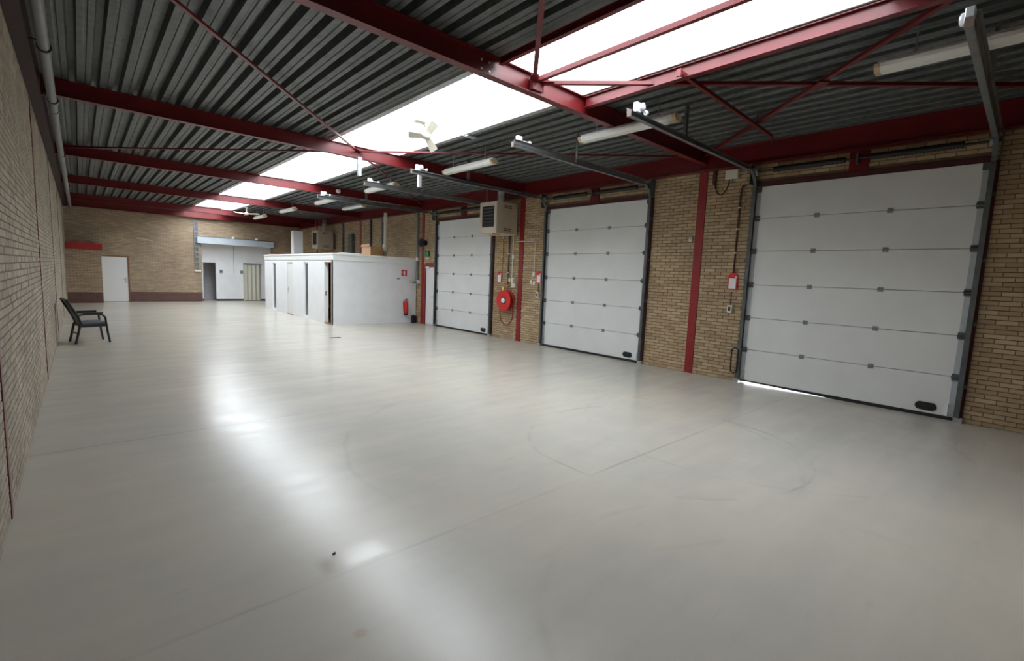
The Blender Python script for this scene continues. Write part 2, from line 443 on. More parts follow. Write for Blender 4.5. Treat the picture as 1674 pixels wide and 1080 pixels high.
# brick closet in the corner with its red fascia
wc = struct('wall_closet', MB().box(XL, 0.712, 27.458, YB, 0, 2.54), MORTAR, 'low brick closet in the far corner', 'wall')
brick_wall(wc, 'x', 27.45, -1, XL, 0.72, 0, 2.3, [], BRICK_B, single=0, paint=BRICK_P, paint_z=0.44, seed=12)
sidec = MB(); zz = 0.006
while zz + BH < 2.3:
    for q in range(4): sidec.box(0.69, 0.72, 27.455 + q*0.185, 27.455 + q*0.185 + 0.175, zz, zz + BH, random.random())
    zz += COURSE
sidec.build('side_brickwork', BRICK_B, wc, kind='stuff')
tag(MB().box(XL + 0.02, 0.76, 27.40, 27.47, 2.30, 2.575).build('fascia_board', mat('red_fascia_paint', (0.38, 0.014, 0.012), 0.5), bevel=0.006), 'bright red fascia board across the top of the corner closet', 'fascia')
# near end wall (behind the camera)
we = struct('wall_near', MB().box(XL - 0.26, XR + 0.26, YN - 0.25, YN, 0, ZD + 0.14), MORTAR, 'brick end wall at the camera end of the hall', 'wall')
brick_wall(we, 'x', YN, 1, XL, XR, 0, 4.42, [], BRICK, single=0, seed=15)

# ------------------------------------------------------------------ ceiling: trapezoidal deck sheets under a roof slab
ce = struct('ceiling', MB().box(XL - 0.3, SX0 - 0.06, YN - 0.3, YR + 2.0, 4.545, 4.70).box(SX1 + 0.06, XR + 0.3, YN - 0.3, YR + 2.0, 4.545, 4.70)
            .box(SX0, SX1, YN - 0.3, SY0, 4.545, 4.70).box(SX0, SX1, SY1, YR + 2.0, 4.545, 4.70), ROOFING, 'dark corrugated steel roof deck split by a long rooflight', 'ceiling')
RIBS = [(0.000, 0.0), (0.055, 0.0), (0.065, 0.010), (0.085, 0.010), (0.095, 0.0), (0.150, 0.0), (0.168, 0.105), (0.232, 0.105), (0.25, 0.0)]
def deck_sheet(x0, nr, y0, y1):
    pts = []
    for r in range(nr):
        for i, (px, pz) in enumerate(RIBS):
            if i == 0 and r: continue
            pts.append((x0 + r*0.25 + px, ZD + pz))
    mb = MB(); n = len(pts)
    poly = [(p[0], y0, p[1]) for p in pts] + [(p[0], y0, p[1] + 0.004) for p in reversed(pts)]
    vs = poly + [(p[0], y1, p[2]) for p in poly]; N2 = len(poly)
    mb.add(vs, [(i, (i+1) % N2, N2+(i+1) % N2, N2+i) for i in range(N2)])
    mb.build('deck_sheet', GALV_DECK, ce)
DY = [YN, BEAM_Y[1], BEAM_Y[3], YB]
for q in range(3):
    lap = 0.0
    for s in range(5):
        deck_sheet(XL + 0.02 + s*0.75, 3, DY[q] - 0.04, DY[q+1])
    deck_sheet(XL + 0.02 + 3.75, 2, DY[q] - 0.04, DY[q+1])
    for s in range(5):
        deck_sheet(SX1 + 0.04 + s*0.75, 3, DY[q] - 0.04, DY[q+1])
    deck_sheet(SX1 + 0.04 + 3.75, 1, DY[q] - 0.04, DY[q+1])
# edge flashing beside the rooflight
for x0, x1 in ((SX0 - 0.10, SX0 + 0.004), (SX1 - 0.004, SX1 + 0.10)):
    for ya, yb in zip(BEAM_Y, BEAM_Y[1:] + [SY1 + 0.1]): MB().box(x0, x1, ya + 0.07, yb - 0.07, ZD - 0.004, ZD - 0.001).build('edge_flashing', GALV, ce)

# rooflight: curb, glazing sheets, bars
w1 = thing('window_1', 'long bright rooflight running the length of the roof', 'skylight', (4.65, 14, 4.5), kind='structure')
CZ = 4.98
for x0, x1 in ((SX0 - 0.08, SX0), (SX1, SX1 + 0.08)):
    y = SY0
    while y < SY1 - 0.1:
        y1 = min(y + 2.63, SY1); MB().box(x0, x1, y + 0.004, y1 - 0.004, ZD + 0.002, CZ).build('curb_board', WHITE_PAINT, w1); y = y1
for y0, y1 in ((SY0 - 0.08, SY0), (SY1, SY1 + 0.08)):
    MB().box(SX0 - 0.08, SX1 + 0.08, y0, y1, ZD + 0.002, CZ).build('curb_end', WHITE_PAINT, w1)
def arch(t): return CZ + 0.28 * math.sin(math.pi * t) 
npan = 27; pl = (SY1 - SY0) / npan
for k in range(npan):
    y0 = SY0 + k*pl + 0.01; y1 = SY0 + (k+1)*pl - 0.01
    mb = MB(); A = []; 
    for q in range(9):
        t = q / 8; x = SX0 - 0.04 + (SX1 - SX0 + 0.08)*t; A.append((x, arch(t)))
    vs = [(x, y, z) for y in (y0, y1) for x, z in A]
    mb.add(vs, [(i, i+1, 9+i+1, 9+i) for i in range(8)], smooth=True)
    o = mb.build('glazing_sheet', GLAZ, w1)
    if k % 2 == 0 and k:
        MB().tube([(x, SY0 + k*pl, z + 0.005) for x, z in A], 0.014, 6).build('glazing_bar', WHITE_PAINT, w1)

# ------------------------------------------------------------------ steel frame
def ibeam_x(y, x0, x1, z0, z1, fw=0.12, ft=0.012, wt=0.008):
    mb = MB(); mb.box(x0, x1, y - fw/2, y + fw/2, z0, z0 + ft); mb.box(x0, x1, y - fw/2, y + fw/2, z1 - ft, z1); mb.box(x0, x1, y - wt/2, y + wt/2, z0 + ft, z1 - ft); return mb
def ibeam_y(x, y0, y1, z0, z1, fw=0.12, ft=0.014, wt=0.009):
    mb = MB(); mb.box(x - fw/2, x + fw/2, y0, y1, z0, z0 + ft); mb.box(x - fw/2, x + fw/2, y0, y1, z1 - ft, z1); mb.box(x - wt/2, x + wt/2, y0, y1, z0 + ft, z1 - ft); return mb
BL_ = ['red roof beam nearest the camera, crossing above the whole width of the hall',
       'second red roof beam from the camera, holding two zinc hanger posts',
       'third red roof beam from the camera, with a small white dome on it',
       'fourth red roof beam from the camera, crossing over the white booth',
       'fifth red roof beam from the camera, close to the far brick wall']
for y, lb in zip(BEAM_Y, BL_):
    t = thing('roof_beam', lb, 'roof beam', (4.46, y, BZ0), 'red roof beams across the hall', kind='thing')
    ibeam_x(y, XL + 0.13, XR - 0.13, BZ0, ZD - 0.004).build('beam_profile', RED, t)
    for x in (XL + 0.14, XR - 0.14): MB().box(x - 0.012, x + 0.012, y - 0.07, y + 0.07, BZ0 - 0.02, ZD - 0.01).build('end_plate', RED, t)
    for x in (3.60, 3.72) if y < 5 else (): 
        for dz in (0.06, 0.16): MB().lathe((x, y - 0.004, BZ0 + dz), (0, -1, 0), [(0, 0.013), (0.014, 0.013)], 6, smooth=False).build('bolt', GALV_BRIGHT, t)
struct('trim_1', ibeam_x(-0.60, XL + 0.13, XR - 0.13, BZ0, ZD - 0.004), RED, 'red roof beam along the wall at the camera end', 'beam')
struct('trim_2', ibeam_x(28.02, XL + 0.13, XR - 0.13, 4.12, ZD - 0.004, fw=0.16), RED, 'red beam along the top of the far brick wall', 'beam')
# eave beams
t = thing('eave_beam', 'deep red eave beam running above the overhead doors', 'roof beam', (9.2, 14, 4.06), kind='thing')
ibeam_y(9.26, YN, YB, 4.065, ZD - 0.003, fw=0.14).build('beam_profile', RED, t)
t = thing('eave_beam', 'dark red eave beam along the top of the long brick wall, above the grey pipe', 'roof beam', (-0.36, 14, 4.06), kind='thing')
ibeam_y(-0.36, YN, YB, 4.09, ZD - 0.003, fw=0.13).build('beam_profile', mat('sooty_red_paint', (0.026, 0.006, 0.007), 0.6), t)  # beam red darkened: shade under the eave is put into the colour
# columns
CR = ['red column in brickwork between the overhead door nearest the camera and the next one', 'red column beside the hose reel',
      'red column where the white booth meets the brick wall', 'red column rising behind the white booth, past the cardboard box', 'red column farthest from the camera above the white booth']
for y, lb in zip(BEAM_Y, CR):
    t = thing('steel_column', lb, 'column', (XR, y + 0.04, 0), 'red columns between the brick panels', kind='thing')
    yc = y + 0.04
    MB().box(XR - 0.012, XR + 0.004, yc - 0.085, yc + 0.085, 0.0, 4.065).build('flange', RED_COL, t)
    MB().box(XR + 0.004, XR + 0.02, yc - 0.02, yc + 0.02, 0.0, 4.065).build('web', RED_COL, t)
    MB().box(XR - 0.03, XR + 0.004, yc - 0.095, yc + 0.095, 0.0, 0.016).build('base_plate', RED_COL, t)
CLb = ['thin red column in the long brick wall, first from the camera', 'thin red column in the long brick wall, second from the camera', 'thin red column in the long brick wall behind the black chair',
       'thin red column in the long brick wall, second beyond the black chair', 'thin red column in the long brick wall next to the corner closet']
for y, lb in zip(BEAM_Y, CLb):
    t = thing('steel_column', lb, 'column', (XL, y, 0), 'red columns of the long brick wall', kind='thing')
    MB().box(XL - 0.004, XL + 0.006, y - 0.045, y + 0.045, 0.0, 4.09).build('flange', RED, t)
    MB().box(XL - 0.02, XL - 0.004, y - 0.015, y + 0.015, 0.0, 4.09).build('web', RED_COL, t)
# purlins beside the rooflight in the first bay, strut in the middle
tag(ibeam_y(5.47, -0.54, BEAM_Y[0] - 0.06, 4.27, ZD - 0.012, fw=0.09, ft=0.009).build('rooflight_purlin', RED), 'pink lit red purlin on the door side of the rooflight', 'purlin', 'purlins framing the first rooflight bay', 'thing')
tag(ibeam_y(3.85, -0.54, BEAM_Y[0] - 0.06, 4.345, ZD - 0.012, fw=0.06, ft=0.008).build('rooflight_purlin', RED), 'dark red purlin on the long-wall side of the rooflight', 'purlin', 'purlins framing the first rooflight bay', 'thing')
tag(MB().bar((4.46, -0.54, 4.35), (4.46, BEAM_Y[0] - 0.01, 4.35), 0.055, 0.055).build('bracing_strut', RED), 'red strut crossing the bright rooflight lengthwise in the first bay', 'strut', kind='thing')
# wind bracing
BR = [((4.46, BEAM_Y[0] - 0.02, 4.33), (XL + 0.16, -0.5, 4.33), 'red brace rising overhead from the rooflight joint toward the camera'),
      ((4.46, BEAM_Y[0] - 0.02, 4.33), (9.15, -0.5, 4.33), 'long red brace from the rooflight joint across to the door side of the first bay'),
      ((9.15, BEAM_Y[0] - 0.03, 4.33), (4.46, -0.5, 4.33), 'long red brace over the overhead door nearest the camera, crossing the other brace'),
      ((XL + 0.16, BEAM_Y[0] + 0.03, 4.33), (4.46, BEAM_Y[1] - 0.02, 4.33), 'thin red brace slanting under the ribs to the second roof beam'),
      ((9.15, BEAM_Y[0] + 0.03, 4.33), (4.46, BEAM_Y[1] - 0.02, 4.33), 'thin red brace behind the ceiling fan from the second roof beam to the door side'),
      ((XL + 0.16, BEAM_Y[2] - 0.03, 4.33), (4.46, BEAM_Y[1] + 0.02, 4.33), 'thin red brace between second and third roof beams on the long-wall side'),
      ((9.15, BEAM_Y[2] - 0.03, 4.33), (4.46, BEAM_Y[1] + 0.02, 4.33), 'thin red brace between second and third roof beams on the door side')]
for a, b, lb in BR:
    t = thing('wind_brace', lb, 'brace', a, 'red wind bracing under the roof', kind='thing')
    a, b = Vector(a), Vector(b); d = (b - a).normalized()
    w_ = 0.055 if min(a.y, b.y) < 0 else 0.042; MB().bar(a, b, w_, w_*0.75).build('rod', RED, t)
    for e, sg in ((a, 1), (b, -1)): MB().bar(e, e + d*sg*0.26, 0.10, 0.012).build('gusset', RED, t)
tag(MB().obox((6.79, 2.05, 4.30), (0.7, 0.7, 0), (-0.7, 0.7, 0), (0, 0, 1), 0.13, 0.06, 0.01).build('cross_plate', RED), 'small red plate where two long braces cross over the nearest overhead door', 'plate', kind='thing')
hub = MB(); hub.box(4.36, 4.56, BEAM_Y[0] - 0.10, BEAM_Y[0] - 0.045, BZ0 + 0.03, 4.39)
tag(hub.build('brace_bracket', RED), 'dark red bracket where the braces meet on the nearest roof beam', 'bracket', kind='thing')
t = thing('cross_bar', 'short red bar hung below the deck over the door nearest the camera', 'bar', (6.8, 3.1, 4.3), kind='thing')
MB().bar((5.33, 3.09, 4.30), (8.32, 3.12, 4.25), 0.045, 0.045).build('tube', RED, t)
MB().tube([(8.30, 3.12, 4.25), (8.38, 3.12, 4.25), (8.40, 3.12, 4.22), (8.40, 3.12, 4.14)], 0.014, 6).build('hook', RED, t)
MB().box(5.31, 5.34, 3.06, 3.12, 4.25, 4.33).build('end_plate', RED, t)
MB().tube([(5.60, 3.09, 4.31), (5.60, 3.09, ZD)], 0.008, 6).build('hanger_rod', RED, t)
MB().tube([(7.70, 3.11, 4.28), (7.70, 3.11, ZD)], 0.008, 6).build('hanger_rod', RED, t)

# ------------------------------------------------------------------ overhead doors
PN = ['white sectional overhead door beside the booth and the hose reel', 'white sectional overhead door in the middle of three, tall and closed',
      'white sectional overhead door nearest the camera with light under its edge']
def overhead_door(i, d0, d1, label):
    w = d1 - d0; org = (XR, (d0 + d1)/2, 0)
    D = thing('door_%d' % (i + 1), label, 'overhead door', org, kind='structure')
    seams = [0.05, 0.645, 1.25, 1.87, 2.49, 3.09, 3.665]
    px0, px1 = XR - 0.012, XR + 0.03
    for a, b in zip(seams, seams[1:]):
        p = MB().box(px0, px1, d0 + 0.085, d1 - 0.085, a + 0.004, b - 0.004).build('panel', DOORW, D, bevel=0.006)
        for y0, y1 in ((d0 + 0.012, d0 + 0.085), (d1 - 0.085, d1 - 0.012)):
            MB().box(px0 - 0.004, px1, y0, y1, a + 0.004, b - 0.004).build('end_cap', DOOREND, p)
    MB().box(px1 - 0.012, px1 + 0.004, d0 - 0.0, d1 + 0.0, 0.055, DH).build('door_core', DOOREND, D)  # slab added behind the panels to stop daylight through the seams
    # bottom seal; on the nearest door it lifts toward the far end and lets daylight in
    if i == 2:
        sl = MB().prism([(px0 + 0.005, d0 + 0.01, 0.0), (px0 + 0.005, 2.05, 0.0), (px0 + 0.005, 2.9, 0.016), (px0 + 0.005, 3.5, 0.026), (px0 + 0.005, d1 - 0.01, 0.022), (px0 + 0.005, d1 - 0.01, 0.054), (px0 + 0.005, d0 + 0.01, 0.054)], (0.03, 0, 0))
    else: sl = MB().box(px0 + 0.003, px1, d0 + 0.01, d1 - 0.01, 0.0, 0.054)
    sl.build('bottom_seal', DARK, D)
    for z in seams[1:-1]:
        for fr in (0.333, 0.655):
            y = d1 - w*fr
            h = MB().box(px0 - 0.012, px0, y - 0.035, y + 0.035, z - 0.038, z - 0.006).box(px0 - 0.012, px0, y - 0.035, y + 0.035, z + 0.004, z + 0.036)
            h.tube([(px0 - 0.016, y - 0.04, z), (px0 - 0.016, y + 0.04, z)], 0.010, 8); h.build('hinge', HINGE, D)
        for y, sg in ((d0 + 0.05, -1), (d1 - 0.05, 1)):
            h = MB().box(px0 - 0.03, px0, y - 0.05, y + 0.05, z - 0.05, z - 0.012).box(px0 - 0.03, px0, y - 0.05, y + 0.05, z + 0.008, z + 0.046)
            h.tube([(px0 - 0.05, y - 0.045, z), (px0 - 0.05, y + 0.055*1, z)], 0.013, 8)
            h.lathe((px0 - 0.05, y + sg*0.03, z), (0, sg, 0), [(0, 0.024), (0.02, 0.024)], 12)
            h.build('roller_bracket', TRACK, D)
    for y in (d0 + 0.05, d1 - 0.05):
        MB().box(px0 - 0.02, px0, y - 0.045, y + 0.045, 0.055, 0.24).box(px0 - 0.05, px0, y - 0.03, y + 0.03, 0.10, 0.13).build('corner_bracket', GALV, D)
        MB().box(px0 - 0.02, px0, y - 0.045, y + 0.045, 3.56, 3.65).build('top_bracket', TRACK, D)
    # recessed oblong handle
    hy = d0 + (0.34 if i == 2 else 0.345); hw, hz = 0.125, 0.155
    prof = []
    for k in range(20):
        t = 2*math.pi*k/20; c, s_ = math.cos(t), math.sin(t)
        prof.append((hy + math.copysign(max(0, hw - 0.062), c) + 0.062*c, hz + 0.062*s_))
    hd = MB().prism([(px0, y, z) for y, z in prof], (-0.016, 0, 0)).build('handle', DARK, D, bevel=0.004)
    MB().box(px0 - 0.024, px0 - 0.016, hy - 0.07, hy + 0.07, hz - 0.018, hz + 0.018).build('grip', SPRING, hd, bevel=0.004)
    # tracks: vertical channel, curve, horizontal rail with end bumper and hanger
    for y, sg in ((d0 - 0.01, -1), (d1 + 0.01, 1)):
        vx = XR - 0.065
        tr = thing_part('track', D)
        MB().box(vx - 0.035, vx - 0.031, y - 0.03, y + 0.03, 0, 3.62).box(vx - 0.035, vx + 0.03, y + sg*0.03 - 0.002, y + sg*0.03 + 0.002, 0, 3.62).box(vx + 0.026, vx + 0.03, y - 0.03, y + 0.03, 0, 3.62).build('track_channel', TRACK, D)
        MB().box(XR - 0.02, XR - 0.002, y + sg*0.035 - 0.03, y + sg*0.035 + 0.03, 0, 3.68).build('jamb_angle', TRACK if sg > 0 else MAROON, D)
        for z in (0.5, 1.4, 2.3, 3.2): MB().box(vx + 0.02, XR, y + sg*0.045 - 0.02, y + sg*0.045 + 0.02, z, z + 0.05).build('track_clip', TRACK, D)
        MB().box(vx - 0.04, XR - 0.01, y + sg*0.02 - 0.05, y + sg*0.02 + 0.05, 0, 0.07).build('track_foot', GALV, D)
        # curve
        pts = []
        R_ = 0.36; cx, cz = vx - R_, 3.60
        for k in range(9):
            t = math.pi/2*k/8; pts.append((cx + R_*math.cos(t), y, cz + R_*math.sin(t)*0.95))
        cv = MB()
        for p, q in zip(pts, pts[1:]): cv.bar(p, q, 0.055, 0.03)
        cv.build('track_curve', TRACK, D)
        zt = pts[-1][2]
        rl = MB().box(5.20, cx, y - 0.028, y + 0.028, zt - 0.045, zt - 0.041).box(5.20, cx, y + sg*0.026, y + sg*0.030, zt - 0.045, zt + 0.025).box(5.20, cx, y - 0.028, y + 0.028, zt + 0.021, zt + 0.025)
        rl.build('horizontal_rail', RAILM, D)
        MB().box(5.20, cx, y + sg*0.031, y + sg*0.036, zt - 0.01, zt + 0.062).box(5.20, cx, y + sg*0.031 - 0.0, y + sg*0.062, zt + 0.058, zt + 0.062).build('rail_angle', RAILM, D)
        # spring bumper / end bracket
        b = MB().box(5.30, 5.40, y - 0.015 * sg - 0.03, y - 0.015 * sg + 0.03, zt + 0.03, zt + 0.15).build('end_bracket', GALV_BRIGHT, D, bevel=0.006)
        MB().lathe((5.40, y - sg*0.045, zt + 0.10), (0, -sg, 0), [(0, 0.045), (0.01, 0.05), (0.03, 0.05), (0.04, 0.03)], 16).build('pulley', GALV_BRIGHT, b)
        MB().tube([(5.42, y - 0.01, zt + 0.08), (5.56, y - 0.01, zt + 0.08)], 0.012, 8).build('bumper_rod', GALV_BRIGHT, b)
        MB().lathe((5.55, y - 0.01, zt + 0.08), (1, 0, 0), [(0, 0.03), (0.03, 0.03)], 12).build('bumper_knob', GALV_BRIGHT, b)
        MB().box(5.196, 5.21, y - 0.03, y + 0.03, zt - 0.05, zt + 0.03).build('rail_end', RUSTY, D)
        for hx in (6.72,):
            MB().box(hx - 0.03, hx + 0.03, y + sg*0.034, y + sg*0.040, zt - 0.02, ZD + 0.002).box(hx - 0.03, hx - 0.024, y + sg*0.034, y + sg*0.075, zt - 0.02, ZD + 0.002).build('rail_hanger', RAILM, D)
        # bearing plate over the track
        MB().box(XR - 0.20, XR - 0.01, y + sg*0.06 - 0.006, y + sg*0.06 + 0.006, 3.70, 4.05).build('bearing_plate', TRACK, D)
        MB().lathe((XR - 0.13, y - sg*0.06, 3.92), (0, sg, 0), [(0, 0.075), (0.01, 0.08), (0.07, 0.07), (0.08, 0.08)], 16).build('cable_drum', HINGE, D)
    # shaft, springs, centre bracket, lintel
    ym = (d0 + d1)/2
    MB().tube([(XR - 0.13, d0 - 0.06, 3.92), (XR - 0.13, d1 + 0.06, 3.92)], 0.014, 8).build('shaft', SPRING, D)
    for a, b in ((d0 + 0.30, ym - 0.16), (ym + 0.16, d1 - 0.30)):
        n = 26; pr = []
        for k in range(n*2 + 1): pr.append(((b - a)*k/(n*2), 0.052 if k % 2 else 0.040))
        MB().lathe((XR - 0.13, a, 3.92), (0, 1, 0), pr, 12).build('torsion_spring', SPRING, D)
    MB().box(XR - 0.03, XR - 0.002, ym - 0.13, ym + 0.13, DH + 0.06, 4.06).build('centre_plate', RED, D)
    MB().box(XR - 0.17, XR - 0.03, ym - 0.012, ym + 0.012, 3.84, 4.00).build('centre_bearing', TRACK, D)
    MB().box(XR - 0.02, XR + 0.05, d0 - 0.02, d1 + 0.02, 3.668, DH + 0.06).build('lintel_strip', MAROON, D)
    return D
def thing_part(name, parent): return None
for i, (d0, d1) in enumerate(DOORS): overhead_door(i, d0, d1, PN[i])

# personnel door beside the booth
D4 = thing('door_4', 'narrow white personnel door in a red frame beside the booth', 'door', (XR, 14.7, 0), kind='structure')
MB().box(XR - 0.03, XR + 0.06, 14.985, 15.07, 0, 2.19).build('frame_jamb', RED_COL, D4)
MB().box(XR - 0.03, XR + 0.06, 14.30, 14.985, 2.08, 2.19).build('frame_head', RED_COL, D4)
MB().box(XR + 0.06, XR + 0.2, 14.38, 15.0, -0.15, 2.09).build('door_core', DARKROOM, D4)  # unseen block added behind the leaf to stop daylight leaking in
leaf = MB().box(XR + 0.0, XR + 0.045, 14.405, 14.98, 0.012, 2.075).build('leaf', WHITE_PAINT, D4, bevel=0.004)
MB().tube([(XR - 0.04, 14.47, 1.03), (XR - 0.04, 14.58, 1.03)], 0.010, 8).box(XR - 0.008, XR, 14.44, 14.485, 0.93, 1.09).build('handle', GALV, leaf)
MB().box(XR - 0.05, XR, 14.72, 14.96, 2.03, 2.10).build('closer', WHITE_PAINT, leaf, bevel=0.005)
# door in the far wall
D5 = thing('door_5', 'white flush door in the far brick wall', 'door', (1.14, YB, 0), kind='structure')
leaf = MB().box(0.66, 1.635, YB + 0.01, YB + 0.05, 0.012, 2.04).build('leaf', WHITE_PAINT, D5, bevel=0.004)
MB().box(1.52, 1.575, YB - 0.004, YB + 0.01, 0.88, 1.12).build('lock_plate', GALV, leaf)
MB().tube([(1.55, YB - 0.045, 1.04), (1.43, YB - 0.045, 1.04)], 0.010, 8).tube([(1.55, YB - 0.045, 1.04), (1.55, YB, 1.04)], 0.009, 8).build('handle', GALV, leaf)
for nm, b in (('frame_jamb', (0.60, 0.655)), ('frame_jamb', (1.64, 1.70))): MB().box(b[0], b[1], YB - 0.012, YB + 0.06, 0, 2.10).build(nm, BROWN, D5)
MB().box(0.655, 1.64, YB - 0.012, YB + 0.06, 2.045, 2.10).build('frame_head', BROWN, D5)
# folding door in the recess
D6 = thing('door_6', 'beige accordion folding door in the white recess', 'door', (6.95, YR, 0), kind='structure')
nf = 8; fw = (7.36 - 6.55)/nf
for k in range(nf):
    x0 = 6.55 + k*fw; a, b = ((YR - 0.03, YR - 0.10) if k % 2 == 0 else (YR - 0.10, YR - 0.03))
    MB().add([(x0, a, 0.03), (x0 + fw, b, 0.03), (x0 + fw, b + 0.012, 0.03), (x0, a + 0.012, 0.03), (x0, a, 1.97), (x0 + fw, b, 1.97), (x0 + fw, b + 0.012, 1.97), (x0, a + 0.012, 1.97)],
             [(0,3,2,1),(4,5,6,7),(0,1,5,4),(1,2,6,5),(2,3,7,6),(3,0,4,7)]).build('fold_panel', FOLD, D6)
MB().box(6.52, 7.40, YR - 0.12, YR, 1.97, 2.02).build('head_rail', HINGE, D6)
MB().box(6.50, 6.55, YR - 0.09, YR, 0, 2.0).build('jamb_post', FOLD, D6)
# doorway trim
struct('trim_3', MB().box(4.66, 4.69, YR - 0.012, YR + 0.1, 0, 1.99).box(5.22, 5.25, YR - 0.012, YR + 0.1, 0, 1.99).box(4.69, 5.22, YR - 0.012, YR + 0.1, 1.96, 1.99), DARKROOM, 'grey lining of the open doorway in the white recess', 'door frame')
tag(ibeam_x(YB - 0.085, 4.36, 7.86, 2.91, 3.22, fw=0.16, ft=0.014, wt=0.15).build('lintel_beam', LINTEL), 'blue grey steel lintel over the white recess', 'lintel', kind='thing')
for x, y, z, lb in ((5.95, YB - 0.04, 3.28, 'small white lamp on the middle of the blue grey lintel'), (7.05, YB - 0.04, 3.30, 'small white lamp at the booth end of the blue grey lintel')):
    tag(MB().lathe((x, y, z - 0.06), (0, 0, 1), [(0, 0.05), (0.02, 0.075), (0.09, 0.075), (0.12, 0.03)], 14).build('bulkhead_lamp', LAMPW), lb, 'lamp')
for x, lb in ((5.47, 'small grey switch box by the open doorway in the recess'), (6.43, 'small grey switch box by the folding door')):
    t = thing('switch_box', lb, 'switch', (x, YR, 1.5), 'switch boxes on the recess wall')
    MB().box(x - 0.07, x + 0.07, YR - 0.05, YR, 1.46, 1.62).build('body', HINGE, t, bevel=0.006); MB().box(x - 0.025, x + 0.025, YR - 0.06, YR - 0.05, 1.51, 1.57).build('rocker', DARK, t)
tag(MB().tube([(6.07, YR - 0.02, 1.40), (6.07, YR - 0.02, 2.88)], 0.010, 6).build('pull_cord', HINGE), 'thin grey cable hanging down the white recess wall', 'cable')
# cable ladder on the far wall
t = thing('cable_ladder', 'grey cable ladder fixed to the brick edge of the recess', 'cable ladder', (4.33, YB, 1.5))
for x in (4.25, 4.41): MB().box(x - 0.012, x + 0.012, YB - 0.06, YB - 0.01, 1.62, 4.05).build('side_rail', HINGE, t)
for k in range(10): MB().box(4.262, 4.398, YB - 0.05, YB - 0.02, 1.68 + k*0.25, 1.73 + k*0.25).build('rung', HINGE, t)
cb = MB()
for q in range(4): cb.tube([(4.285 + q*0.03, YB - 0.018, 1.60), (4.285 + q*0.03, YB - 0.018, 4.05)], 0.011, 6)
cb.build('cable', HINGE, t)
tag(MB().box(4.22, 4.50, YB - 0.08, YB - 0.005, 1.50, 1.575).build('cable_trough', CREAM, bevel=0.006), 'small white trough at the foot of the cable ladder', 'trough')
tag(MB().tube([(2.0, YB - 0.02, 2.95), (2.6, YB - 0.02, 2.87)], 0.012, 6).build('conduit', CREAM), 'short pale conduit on the far brick wall', 'conduit')

# ------------------------------------------------------------------ booth
bt = thing('booth', 'white rendered booth with slit windows built against the brick wall', 'booth', (7.8, 19.6, 0))
BX, BY0, BY1, BZ = 6.2, 15.66, 23.5, 2.16
OP = [(21.9, 22.38), (19.68, 20.38), (18.02, 18.45), (15.80, 16.42)]   # slit, door, slit, open door
ys = [BY0] + [v for p in sorted(OP) for v in p] + [BY1]
for k in range(0, len(ys), 2):
    MB().box(BX, BX + 0.12, ys[k], ys[k+1], 0, BZ).build('wall_panel', WHITE, bt)
for (a, b), (z0, z1) in zip(OP, ((0.06, 2.06), (0.0, 2.07), (0.07, 2.09), (0.0, 2.10))):
    MB().box(BX, BX + 0.12, a, b, z1, BZ).build('infill_panel', WHITE, bt)
    if z0: MB().box(BX, BX + 0.12, a, b, 0, z0).build('infill_panel', WHITE, bt)
MB().box(BX, XR - 0.02, BY0 - 0.12 + 0.10, BY0 + 0.12, 0, BZ).build('front_wall', WHITE, bt)
MB().box(BX + 0.12, XR - 0.02, BY1 - 0.12, BY1, 0, BZ).build('rear_wall', WHITE, bt)
MB().box(BX - 0.015, XR - 0.02, BY0 - 0.05, BY1 + 0.02, BZ, 2.34).build('fascia', WHITE_PAINT, bt, bevel=0.008)
MB().box(BX - 0.03, XR - 0.02, BY0 - 0.07, BY1 + 0.03, 2.34, 2.40).build('roof_edge', WHITE_PAINT, bt, bevel=0.008)
for (a, b), (z0, z1) in ((OP[0], (0.06, 2.06)), (OP[2], (0.07, 2.09))):
    fr = MB().box(BX + 0.02, BX + 0.08, a, a + 0.05, z0, z1).box(BX + 0.02, BX + 0.08, b - 0.05, b, z0, z1).box(BX + 0.02, BX + 0.08, a + 0.05, b - 0.05, z0, z0 + 0.05).box(BX + 0.02, BX + 0.08, a + 0.05, b - 0.05, z1 - 0.05, z1).build('slit_window', WHITE_PAINT, bt)
    MB().box(BX + 0.045, BX + 0.053, a + 0.05, b - 0.05, z0 + 0.05, z1 - 0.05).build('pane', mat('grey_window_glass', (0.10, 0.11, 0.12), 0.12), fr)
a, b = OP[1]
dl = MB().box(BX + 0.015, BX + 0.055, a + 0.04, b - 0.04, 0.01, 2.03).build('door', WHITE_PAINT, bt, label='white closed booth door', bevel=0.003)
MB().tube([(BX - 0.03, a + 0.62, 1.03), (BX - 0.03, a + 0.50, 1.03)], 0.010, 8).tube([(BX - 0.03, a + 0.62, 1.03), (BX + 0.02, a + 0.62, 1.03)], 0.009, 8).box(BX + 0.008, BX + 0.015, a + 0.595, a + 0.64, 0.9, 1.1).build('handle', GALV, dl)
MB().box(BX + 0.03, BX + 0.05, a + 0.1, b - 0.1, 2.0, 2.03).build('vent', HINGE, dl)
MB().box(BX, BX + 0.10, a, b, 0.0, 0.025).build('threshold', BROWN, bt)
a, b = OP[3]
MB().box(BX - 0.005, BX + 0.10, a, a + 0.04, 0, 2.10).build('frame_jamb', BROWN, bt)
MB().box(BX - 0.005, BX + 0.13, b - 0.02, b, 0, 2.10).build('frame_jamb', WHITE_PAINT, bt, label='white frame jamb')
MB().box(BX - 0.005, BX + 0.10, a + 0.04, b - 0.02, 2.06, 2.10).build('frame_head', BROWN, bt)
MB().box(BX - 0.02, BX + 0.10, a + 0.04, b - 0.04, 0.0, 0.03).build('threshold', BROWN, bt)
